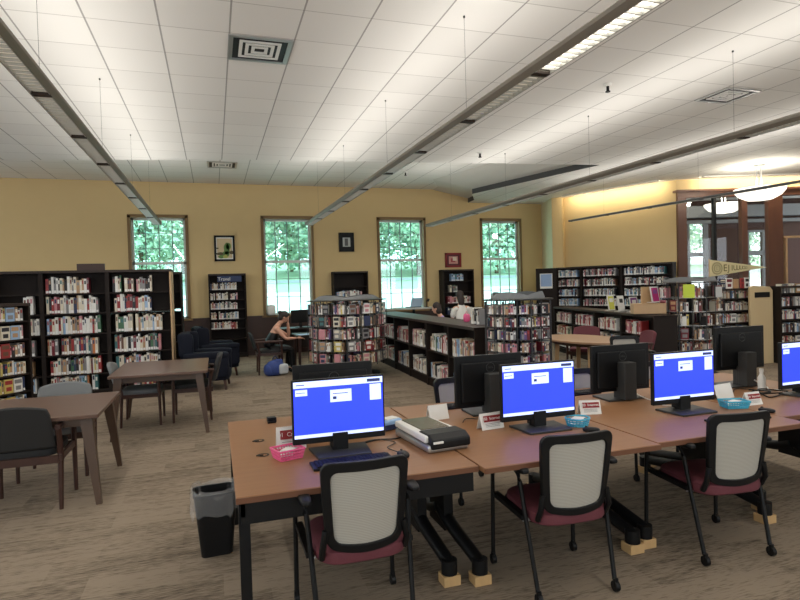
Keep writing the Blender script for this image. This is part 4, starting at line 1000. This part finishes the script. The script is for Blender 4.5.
def wood_chair(fab, name='reading_armchair'):
    """faces +Y; origin floor centre"""
    t = thing(name, '', 'chair')
    MB().cushion((0, .02, .45), (.50, .48, .08), e=.4).build('seat', fab, t, True)
    b = MB(); n = 10; rows = []
    for j in range(7):
        f = j/6; z = .50+.31*f; w = .50*(1-.06*f) if f < .9 else .44; row = []
        for i in range(n+1):
            u_ = i/n*2-1; x = u_*w/2; arch = .035*(1-u_*u_)*f; y = -.26-.09*f+.035*u_*u_; row.append((x, y, z+arch))
        rows.append(row)
    fr = [[b.bm.verts.new(p) for p in r_] for r_ in rows]; bk = [[b.bm.verts.new((p[0], p[1]-.045, p[2])) for p in r_] for r_ in rows]
    for j in range(6):
        for i in range(n):
            b.bm.faces.new((fr[j][i], fr[j][i+1], fr[j+1][i+1], fr[j+1][i])); b.bm.faces.new((bk[j][i+1], bk[j][i], bk[j+1][i], bk[j+1][i+1]))
    for j in range(6):
        for i in (0, n): b.bm.faces.new((fr[j][i], fr[j+1][i], bk[j+1][i], bk[j][i]))
    for i in range(n):
        for j in (0, 6): b.bm.faces.new((fr[j][i], fr[j][i+1], bk[j][i+1], bk[j][i]))
    b.build('backrest', fab, t, True, bevel=.012)
    w = M['cherry']
    for s in (-1, 1):
        MB().tube([(s*.275, .24, 0), (s*.275, .23, .64)], [.016, .024], 6).build('leg', w, t)
        MB().tube([(s*.265, -.22, 0), (s*.27, -.20, .44), (s*.27, -.25, .66)], [.016, .024, .022], 6).build('leg', w, t)
        b = MB(); b.tube([(s*.275, .26, .65), (s*.28, .0, .655), (s*.27, -.27, .65)], [.022, .026, .022], 8); b.build('armrest', w, t, True)
        MB().bx(s*.265, s*.285, -.24, .24, .38, .43).build('side_rail', w, t)
    MB().bx(-.265, .265, .225, .245, .37, .43).build('seat_rail', w, t); MB().bx(-.265, .265, -.25, -.23, .37, .43).build('seat_rail', w, t)
    return t
wc = wood_chair(M['chargrey']); wc.location = (-1.45, 5.28, 0); wc['label'] = 'wooden armchair with charcoal back pushed under the nearest reading table'
g = wood_chair(M['lgrey']); g.location = (-1.44, 6.15, 0); g.rotation_euler.z = pi; g['label'] = 'wooden armchair with arched grey back on the far side of the nearest reading table'; g.scale.z = .95
dup(g, (-.93, 8.12, 0), -pi/2, 'wooden armchair with pale grey back at the end of the second reading table beside bookcases')
dup(wc, (-.30, 8.14, 0), pi/2, 'wooden armchair with dark back at the aisle end of the second reading table')
mr = wood_chair(M['maroon']); mr.location = (5.0, 8.75, 0); mr.rotation_euler.z = -2.0; mr['label'] = 'wooden armchair with maroon back behind the round table, beside the round rack'
dup(mr, (6.35, 8.85, 0), 2.4, 'wooden armchair with maroon back behind the round table, towards the low shelves')
dup(mr, (6.4, 7.75, 0), 1.3, 'wooden armchair with maroon seat on the near side of the round table')
dup(wc, (1.02, 11.9, 0), -pi/2, 'wooden armchair occupied by the reading person near the second window')
# round table
t = thing('round_table', 'oval light brown table in front of the low shelves', 'table', (5.72, 8.0, 0)); t.scale = (.8, 1.35, 1)
MB().cyl((0, 0, .71), (0, 0, .74), .66, seg=48).build('tabletop', mat('light brown laminate', (170, 138, 112), .35, var=.08, scale=5), t, bevel=.004)
MB().cyl((0, 0, .65), (0, 0, .71), .5, seg=32).build('apron', M['rleg'], t)
for k in range(4):
    a = pi/2*k+.9; MB().tube([(cos(a)*.42, sin(a)*.42, .70), (cos(a)*.46, sin(a)*.46, 0)], [.05, .04], 4).build('leg', M['tan'], t)

# navy lounge chairs
def lounge():
    """faces +Y"""
    t = thing('lounge_chair', '', 'armchair'); f = M['navy']
    MB().cushion((0, .04, .36), (.56, .62, .20), e=.35).build('seat_cushion', f, t, True)
    MB().cushion((0, .03, .24), (.76, .70, .16), e=.25).build('seat_base', f, t, True)
    MB().cushion((0, -.33, .62), (.62, .17, .74), e=.32, rot=Matrix.Rotation(R(8), 4, 'X')).build('backrest', f, t, True)
    for s in (-1, 1):
        b = MB(); b.cushion((s*.34, .02, .42), (.15, .72, .42), e=.3); b.cushion((s*.345, .02, .60), (.18, .74, .12), e=.5); b.build('armrest', f, t, True)
        b = MB(); b.cushion((s*.33, -.30, .78), (.09, .24, .40), e=.4); b.build('wing', f, t, True)
        for y in (.30, -.30): MB().tube([(s*.31, y, .18), (s*.33, y*1.08, 0)], [.026, .018], 8).build('leg', M['cherry'], t)
    return t
lc = lounge(); lc.location = (-.14, 10.55, 0); lc.rotation_euler.z = -pi/2-.1; lc['label'] = 'navy upholstered lounge chair nearest the second reading table'; lc['group'] = 'navy lounge chairs'
dup(lc, (.02, 12.15, 0), -pi/2+.15, 'navy upholstered lounge chair behind the other one, before the Travel bookcase', 'navy lounge chairs')
t = thing('side_table', 'low dark side table between the navy lounge chairs and tall bookcases', 'table', (-.75, 11.05, 0)); MB().cyl((0, 0, .42), (0, 0, .45), .2, seg=24).build('tabletop', M['dwood'], t); MB().cyl((0, 0, 0), (0, 0, .42), .03).cyl((0, 0, 0), (0, 0, .02), .15).build('pedestal', M['dwood'], t)

# study table, far desk, high table
t = thing('study_table', 'dark study table where the person reads, near the second window', 'table', (2.0, 12.2, 0))
MB().bx(-.42, .6, -.4, .4, .70, .73).build('tabletop', M['dwood'], t, bevel=.004)
for sx in (-1, 1):
    for sy in (-1, 1): MB().tube([(.09+sx*.44, sy*.34, .7), (.09+sx*.46, sy*.36, 0)], [.035, .025], 6).build('leg', M['cherry'], t)
o = MB().box((0, 0, .003), (.42, .30, .006)).box((.02, .03, .008), (.3, .21, .004), .2).build('newspaper', mat('pale blue paper', (176, 206, 232), .6, var=.1, scale=20)); o.location = (1.84, 12.0, .73); o.rotation_euler.z = .1; tag(o, 'pale blue open papers on the study table before the reading person', 'paper')
t = thing('window_desk', 'dark computer desk under the second window', 'desk', (2.1, 14.5, 0)); MB().bx(-.6, .6, -.35, .35, .70, .73).build('tabletop', M['dwood'], t)
for s in (-1, 1): MB().bx(s*.57-.015, s*.57+.015, -.33, .33, 0, .70).build('side_panel', M['dwood'], t)
MB().bx(-.57, .57, .28, .3, .2, .7).build('modesty_panel', M['dwood'], t)
t = thing('window_monitor', 'black monitor on the desk under the second window', 'monitor', (2.05, 14.4, .73), .3); t.name = 'computer_monitor'; t['group'] = 'far monitors'
MB().bx(-.26, .26, 0, .03, .12, .44).build('casing', M['black'], t, bevel=.004); MB().bx(-.03, .03, .0, .04, .0, .2).bx(-.12, .12, -.08, .1, 0, .012).build('stand', M['black'], t)
o = MB().cushion((0, 0, .14), (.22, .18, .28), e=.5).build('white_bag', M['white'], None, True); o.location = (1.42, 15.35, 1.02); tag(o, 'small white bag on the sill of the second window', 'bag')
t = thing('high_table', 'pale round high table in front of the third window', 'table', (5.0, 14.3, 0))
MB().cyl((0, 0, 1.09), (0, 0, 1.12), .55, seg=40).build('tabletop', mat('pale grey laminate', (188, 184, 176), .3), t); MB().cyl((0, 0, .02), (0, 0, 1.09), .04).cyl((0, 0, 0), (0, 0, .03), .28, seg=24).build('pedestal', M['blackm'], t)
t = thing('laptop', 'open laptop with pale blue back on the high table by the third window', 'laptop', (5.05, 14.3, 1.12), .2)
MB().bx(-.17, .17, -.02, .22, 0, .018).build('keyboard_base', M['grey'], t); b = MB(); b.prism([(-.17, -.02, .018), (.17, -.02, .018), (.17, -.10, .25), (-.17, -.10, .25)], (0, -.008, 0)); b.build('lid', mat('pale blue lid', (160, 182, 204), .4), t)
o = MB().tube([(0, 0, 0), (0, .02, .12), (.03, .02, .2)], .01, 6).cyl((0, 0, 0), (0, 0, .012), .07).cyl((.03, .02, .2), (.08, .0, .17), .03, .045).build('desk_lamp', M['blackm']); o.location = (5.32, 14.2, 1.12); tag(o, 'small dark desk lamp beside the laptop on the high table', 'lamp')
o = MB().prism([(-.08, 0, 0), (.08, 0, 0), (.08, .04, .22), (-.08, .04, .22)], (0, .01, 0)).bx(-.08, .08, 0, .09, 0, .008).build('red_card', M['maroon']); o.location = (5.62, 12.6, 1.09); 
bpy.data.objects.remove(o)

# backpack on floor
t = thing('backpack', 'blue and white bag on the carpet beside the reading person chair', 'bag', (1.10, 11.45, 0), .3)
MB().cushion((0, 0, .15), (.36, .26, .30), e=.75).cushion((-.1, .02, .12), (.22, .26, .24), e=.7).cushion((.05, 0, .27), (.2, .16, .1), e=.7).build('body', mat('blue nylon', (52, 74, 140), .6, var=.15, scale=20), t, True); MB().cushion((.12, -.1, .13), (.2, .12, .2), e=.5).build('front_pocket', mat('pale nylon', (206, 212, 216), .6, var=.1, scale=20), t, True)
MB().tube([(-.05, .02, .32), (0, .0, .39), (.06, .02, .32)], .012).build('handle', M['sign'], t)

# pictures
def picture(x0, x1, z0, z1, label, fm, matm, art):
    t = thing('framed_picture', label, 'picture', ((x0+x1)/2, WY-.03, (z0+z1)/2)); w, h = x1-x0, z1-z0; f = .05
    b = MB(); b.bx(-w/2, w/2, -.015, .03, h/2-f, h/2); b.bx(-w/2, w/2, -.015, .03, -h/2, -h/2+f); b.bx(-w/2, -w/2+f, -.015, .03, -h/2, h/2); b.bx(w/2-f, w/2, -.015, .03, -h/2, h/2); b.build('frame', fm, t)
    MB().bx(-w/2+f, w/2-f, .0, .03, -h/2+f, h/2-f).build('mat_board', matm, t); art(t, w, h)
def art_land(t, w, h):
    b = MB(); rnd = random.Random(4); b.bx(-w*.36, w*.36, -.004, 0, -h*.38, h*.38, 0)
    for (x, z, a, c, mi) in ((.06, -.02, .11, .16, 1), (.12, .06, .08, .10, 1), (.04, -.16, .14, .08, 1), (-.14, -.16, .14, .04, 2), (-.1, -.24, .12, .05, 1), (.2, -.12, .08, .05, 2), (-.22, .0, .05, .02, 2), (.02, -.24, .08, .05, 3)):
        pts = [(x*w/.56*.9+cos(k/12*6.283)*a*(.8+.3*rnd.random())*w/.56*.8, -.004-.001*mi, z*h/.67*.9+sin(k/12*6.283)*c*(.8+.3*rnd.random())) for k in range(12)]
        b.prism(pts, (0, -.001, 0), mi)
    b.build('print', [mat('art sand', (212, 190, 150), .6), mat('art green', (104, 140, 72), .6), mat('art olive', (96, 84, 52), .6), mat('art lime', (176, 178, 92), .6)], t)
picture(.05, .56, 2.46, 3.12, 'black framed picture of a green tree above the Travel bookcase', M['black'], M['paper'], art_land)
def art_small(t, w, h): MB().bx(-w*.25, w*.25, -.006, 0, -h*.24, h*.24, 0).bx(-w*.12, w*.1, -.008, 0, -.1, .1, 1).build('print', [mat('art silver', (186, 190, 186), .6), mat('art grey', (92, 92, 92), .6)], t)
picture(3.30, 3.72, 2.68, 3.20, 'small framed picture with wide black surround between second and third windows', M['black'], M['black'], art_small)
def art_red(t, w, h): MB().bx(-w*.28, w*.28, -.006, 0, -h*.26, h*.26, 0).bx(-w*.16, w*.12, -.008, 0, -.06, .05, 1).bx(-.02, .1, -.009, 0, -.02, .09, 2).build('print', [mat('art pink', (206, 150, 140), .6), mat('art rose', (168, 70, 76), .6), mat('art cream', (230, 216, 196), .6)], t)
picture(6.42, 6.92, 2.20, 2.62, 'red framed picture above the narrow bookcase right of the third window', M['red'], M['maroon'], art_red)

# ------------------------------------------------------------------ people
skinm = mat('skin', (212, 160, 134), .55, var=.05, scale=20); hairm = mat('dark brown hair', (44, 32, 28), .6, var=.2, scale=60, stretch=(1, 1, .2))
def chain_mesh(chains, subdiv=2):
    """chains: list of [(pos, radius)...]; each grown with a Skin modifier and joined"""
    bm = bmesh.new()
    for ch in chains:
        me = bpy.data.meshes.new('c'); me.from_pydata([p for p, r in ch], [(i, i+1) for i in range(len(ch)-1)], [])
        o = bpy.data.objects.new('c', me); C.objects.link(o); m = o.modifiers.new('s', 'SKIN')
        for i, (p, r) in enumerate(ch): me.skin_vertices[0].data[i].radius = (r, r) if isinstance(r, (int, float)) else r
        me.skin_vertices[0].data[0].use_root = True
        s = o.modifiers.new('d', 'SUBSURF'); s.levels = subdiv; s.render_levels = subdiv
        dg = bpy.context.evaluated_depsgraph_get(); ev = o.evaluated_get(dg); m2 = ev.to_mesh(); bm.from_mesh(m2); ev.to_mesh_clear()
        bpy.data.objects.remove(o); bpy.data.meshes.remove(me)
    return bm
def ell(bm, c, r, rot=None): bmesh.ops.create_uvsphere(bm, u_segments=20, v_segments=14, radius=1, matrix=Matrix.Translation(c) @ (rot or Matrix.Identity(4)) @ Matrix.Diagonal((*r, 1)))
def remesh(bm, name, m, parent, vox, ratio=1):
    me = bpy.data.meshes.new(name); bm.to_mesh(me); bm.free(); o = bpy.data.objects.new(name, me); C.objects.link(o)
    r = o.modifiers.new('r', 'REMESH'); r.mode = 'VOXEL'; r.voxel_size = vox; s = o.modifiers.new('s', 'SMOOTH'); s.iterations = 3; s.factor = .5
    if ratio < 1: d = o.modifiers.new('d', 'DECIMATE'); d.ratio = ratio
    dg = bpy.context.evaluated_depsgraph_get(); me2 = bpy.data.meshes.new_from_object(o.evaluated_get(dg)); o.modifiers.clear(); o.data = me2
    me2.materials.clear(); me2.materials.append(m)
    for p in me2.polygons: p.use_smooth = True
    o.parent = parent; return o
def hand(bm_chains, wrist, dirv, palm_n, curl=.5):
    """five-fingered hand growing from wrist along dirv; palm_n = palm normal"""
    d = V(dirv).normalized(); n = V(palm_n).normalized(); s = d.cross(n).normalized(); w = V(wrist)
    bm_chains.append([(w, .026), (w+d*.05, (.034)), (w+d*.09, .03)])
    for k, (off, ln) in enumerate(((-.030, .075), (-.010, .085), (.010, .08), (.030, .065))):
        a = w+d*.06+s*off*.8; b_ = w+d*.095+s*off; q = b_; ch = [(a, .011), (b_, .0105)]
        for j in range(3): q = q+(d*cos(curl*(j+1)*.6)+n*sin(curl*(j+1)*.6))*ln/3; ch.append((q, .0095-.001*j))
        bm_chains.append(ch)
    a = w+d*.02-s*.02; bm_chains.append([(a, .014), (a+d*.03-s*.03, .013), (a+d*.055-s*.045+n*.01, .011), (a+d*.075-s*.045+n*.02, .009)])
def person(loc, rz, label, top, bottom, legs=True, hair='bun', scale=1, armR='table', armL='cheek', sleeves=False, hairmat=None, shoes=None, lean=.10, toplong=True, head_pitch=.35, high=False):
    """seated figure facing local +X, seat height .47; origin on floor under the pelvis"""
    t = thing('person', label, 'person', loc, rz); t.scale = (scale,)*3
    pel = V((0, 0, .56)); ch = V((.07+lean*.6, 0, .82)); sh = V((.06+lean*1.3, 0, 1.02)); nk = V((.09+lean*1.6, 0, 1.10)); hd = V((.13+lean*2.2, 0, 1.235))
    body = [[(pel, (.15, .115)), (pel.lerp(ch, .5), (.13, .10)), (ch, (.15, .11)), (sh-V((0, 0, .03)), (.12, .08)), (nk, .052), (hd-V((.01, 0, .06)), .05)]]
    clothes = [[(pel-V((0, 0, .02)), (.16, .125)), (pel.lerp(ch, .5), (.14, .11)), (ch, (.16, .12)), (sh-V((0, 0, .055)), (.125, .085))]]
    if high: clothes[0] += [(sh+V((0, 0, .0)), (.105, .075)), (nk-V((0, 0, .01)), .060)]
    legc = []
    for s in (1, -1):
        hip = pel+V((.02, s*.09, -.02)); kn = V((.46, s*.10, .53)); an = V((.40 if s > 0 else .48, s*.10, .09)); 
        lg = [(hip, .088), (hip.lerp(kn, .5), .078), (kn, .058), (kn.lerp(an, .35), .056), (an, .038), (an+V((.02, 0, -.04)), .034)]
        body.append(lg); body.append([(an+V((0, 0, -.02)), .036), (an+V((.08, 0, -.05)), .036), (an+V((.17, 0, -.062)), .026)])
        legc.append([(p, r+.012) for p, r in lg[:5]])
        sp = sh+V((0, s*.175, -.03)); mode = armR if s < 0 else armL
        if mode == 'table': el = sp+V((.16, s*.04, -.22)); wr = el+V((.22, -s*.05, .0)); hd_d = V((1, -s*.2, 0)); pn = V((0, 0, -1))
        elif mode == 'cheek': el = sp+V((.27, -s*.02, -.21)); wr = V((hd.x+.085, s*.07, hd.z-.115)); hd_d = V((-.15, -s*.12, 1)); pn = V((-1, -s*.4, 0))
        else: el = sp+V((.02, s*.05, -.27)); wr = V((.26, s*.13, .62)); hd_d = V((1, -s*.1, -.1)); pn = V((0, 0, -1))
        body.append([(sh+V((0, s*.05, -.03)), .065), (sp, .055), (sp.lerp(el, .5), .045), (el, .038), (el.lerp(wr, .4), .038), (wr, .025)])
        hand(body, wr, hd_d, pn, .5)
        if sleeves: clothes.append([(sh+V((0, s*.05, -.035)), .075), (sp, .066), (sp.lerp(el, .8), .058)])
    bm = chain_mesh(body)
    Rm = Matrix.Rotation(head_pitch, 4, 'Y'); Hm = Matrix.Translation(hd) @ Rm
    def hp(x, y, z): return (Hm @ V((x, y, z)))
    ell(bm, hp(0, 0, .02), (.095, .075, .105), Rm); ell(bm, hp(.025, 0, -.055), (.062, .055, .06), Rm)   # skull, jaw
    ell(bm, hp(.097, 0, -.012), (.018, .012, .022), Rm); ell(bm, hp(.085, 0, .035), (.012, .045, .010), Rm)  # nose, brow
    ell(bm, hp(.083, 0, -.055), (.010, .022, .007), Rm)
    for s in (1, -1): ell(bm, hp(-.005, s*.078, -.005), (.018, .008, .030), Rm)
    remesh(bm, 'body', skinm, t, .0075, .35)
    for s in (1, -1):
        MB().sph(hp(.083, s*.030, .012), .011, 10).build('eye', M['white'], t, True); MB().sph(hp(.0925, s*.030, .010), .0045, 8).build('pupil', M['black'], t, True)
    remesh(chain_mesh(clothes), 'top', top, t, .010, .5)
    remesh(chain_mesh(legc), 'trousers', bottom, t, .010, .5)
    hm = hairmat or hairm; b = bmesh.new(); ell(b, hp(-.018, 0, .045), (.102, .088, .102), Rm); ell(b, hp(-.05, 0, -.02), (.062, .078, .08), Rm)
    if hair == 'bun': ell(b, hp(-.11, 0, .07), (.05, .05, .045), Rm); ell(b, hp(.03, 0, .10), (.055, .06, .03), Rm)
    if hair == 'long': ell(b, hp(-.085, 0, -.08), (.055, .075, .15), Rm); ell(b, hp(-.085, 0, -.18), (.045, .06, .12), Rm)
    if hair == 'bob': ell(b, hp(-.045, 0, -.05), (.075, .092, .10), Rm)
    remesh(b, 'hair', hm, t, .010, .6)
    for s in (1, -1):
        an = V((.40 if s > 0 else .48, s*.10, .0)); MB().cushion(an+V((.07, 0, .035)), (.27, .095, .07), e=.6).build('shoe', shoes or M['black'], t, True)
    return t
wm = person((.99, 11.9, 0), 0, 'person in a black tank top bent over a table, hand at cheek', M['black'], M['black'], scale=1, lean=.10, head_pitch=.45)
wm.scale = (1.02, 1.2, .90)
person((5.72, 12.75, 0), pi/2, 'person with long dark hair and a white top seated beyond the central low shelves', M['white'], M['sign'], hair='long', scale=1.12, high=True, armR='lap', armL='lap', sleeves=True, lean=.02, head_pitch=.05)
person((4.80, 11.5, 0), 2.6, 'person with dark hair and a purple top, low behind the central shelves', mat('lilac jersey', (176, 156, 206), .7), M['sign'], hair='bob', scale=.95, high=True, armR='lap', armL='lap', sleeves=True, lean=.06, head_pitch=.2)
for x, y, rz, l in ((5.72, 12.72, 0, 'dark wooden armchair under the person with long hair'), (4.80, 11.5, 2.6-pi/2, 'dark wooden armchair under the person in purple')):
    dup(mr, (x, y, 0), rz, l)
t = thing('activity_table', 'dark table before the people beyond the central low shelves', 'table', (5.65, 13.75, 0)); MB().bx(-.5, .5, -.35, .35, .7, .73).build('tabletop', M['dwood'], t)
for sx in (-1, 1):
    for sy in (-1, 1): MB().tube([(sx*.45, sy*.3, .7), (sx*.45, sy*.3, 0)], .025, 6).build('leg', M['cherry'], t)
t = thing('toy_bag', 'pink bag standing on the far side of the central low shelves', 'bag', (4.35, 10.4, 1.09)); t.name = 'pink_bag'
t.location = (4.0, 9.15, 1.085); t.location = (3.78, 8.3, 1.085)
MB().cushion((0, 0, .06), (.10, .07, .13), e=.5).build('body', M['pink'], t, True); MB().tube([(-.03, 0, .11), (0, 0, .16), (.03, 0, .11)], .005).build('handle', M['pink'], t)

for i, (cc, w_, h_) in enumerate((('white', .03, .24), ('cream', .025, .22), ('black', .05, .23), ('white', .03, .2), ('grey', .04, .22))):
    put_book('book', (3.60+.0*i, 7.75-.06*i-.02, 1.087), (0, -1, 0), (-1, 0, 0), cc, w_, h_, .17, 'spine', (i, ('books standing on the central low shelves', 'standing on top of the central low shelves')))
flush_books()

# ------------------------------------------------------------------ sky and render look
w = bpy.data.worlds.new('World'); bpy.context.scene.world = w; w.use_nodes = True; nt = w.node_tree; bg = nt.nodes['Background']
tc = nt.nodes.new('ShaderNodeTexCoord'); n = nt.nodes.new('ShaderNodeTexNoise'); n.inputs['Scale'].default_value = 2.5; n.inputs['Detail'].default_value = 5
mx = nt.nodes.new('ShaderNodeMix'); mx.data_type = 'RGBA'; mx.inputs[6].default_value = (.70, .86, 1, 1); mx.inputs[7].default_value = (1, 1, 1, 1)
nt.links.new(tc.outputs['Generated'], n.inputs['Vector']); nt.links.new(n.outputs['Fac'], mx.inputs[0]); nt.links.new(mx.outputs[2], bg.inputs[0]); bg.inputs[1].default_value = 4.4
for k, (sp, lf) in enumerate(((ADDED_WLEFT, 1), (ADDED_WREAR, 0))):  # portals for the added left and rear windows
    for a, c in sp:
        la = bpy.data.lights.new('daylight', 'AREA'); la.shape = 'RECTANGLE'; la.size = c-a; la.size_y = 2.75; la.cycles.is_portal = True
        lo = bpy.data.objects.new('window_daylight', la); C.objects.link(lo); m_ = (a+c)/2
        lo.location = (-8.25, m_, 2.32) if lf else (m_, -5.25, 2.32); lo.rotation_euler = (pi/2, 0, -pi/2) if lf else (pi/2, 0, 0)
for a, c in WIN:   # sky portals help daylight through the openings
    la = bpy.data.lights.new('daylight', 'AREA'); la.shape = 'RECTANGLE'; la.size = c-a; la.size_y = WZ1-WZ0; la.cycles.is_portal = True
    lo = bpy.data.objects.new('window_daylight', la); C.objects.link(lo); lo.location = ((a+c)/2, WY+.36, (WZ0+WZ1)/2); lo.rotation_euler = (-pi/2, 0, 0)
sc = bpy.context.scene
sc.view_settings.view_transform = 'Standard'; sc.view_settings.look = 'None'; sc.view_settings.gamma = 1; sc.view_settings.use_curve_mapping = False; sc.view_settings.exposure = .2
sc.cycles.use_denoising = True; sc.cycles.max_bounces = 8; sc.cycles.diffuse_bounces = 5; sc.cycles.transparent_max_bounces = 12; sc.cycles.caustics_reflective = False; sc.cycles.caustics_refractive = False
sc.cycles.sample_clamp_indirect = 4
bpy.context.view_layer.update()
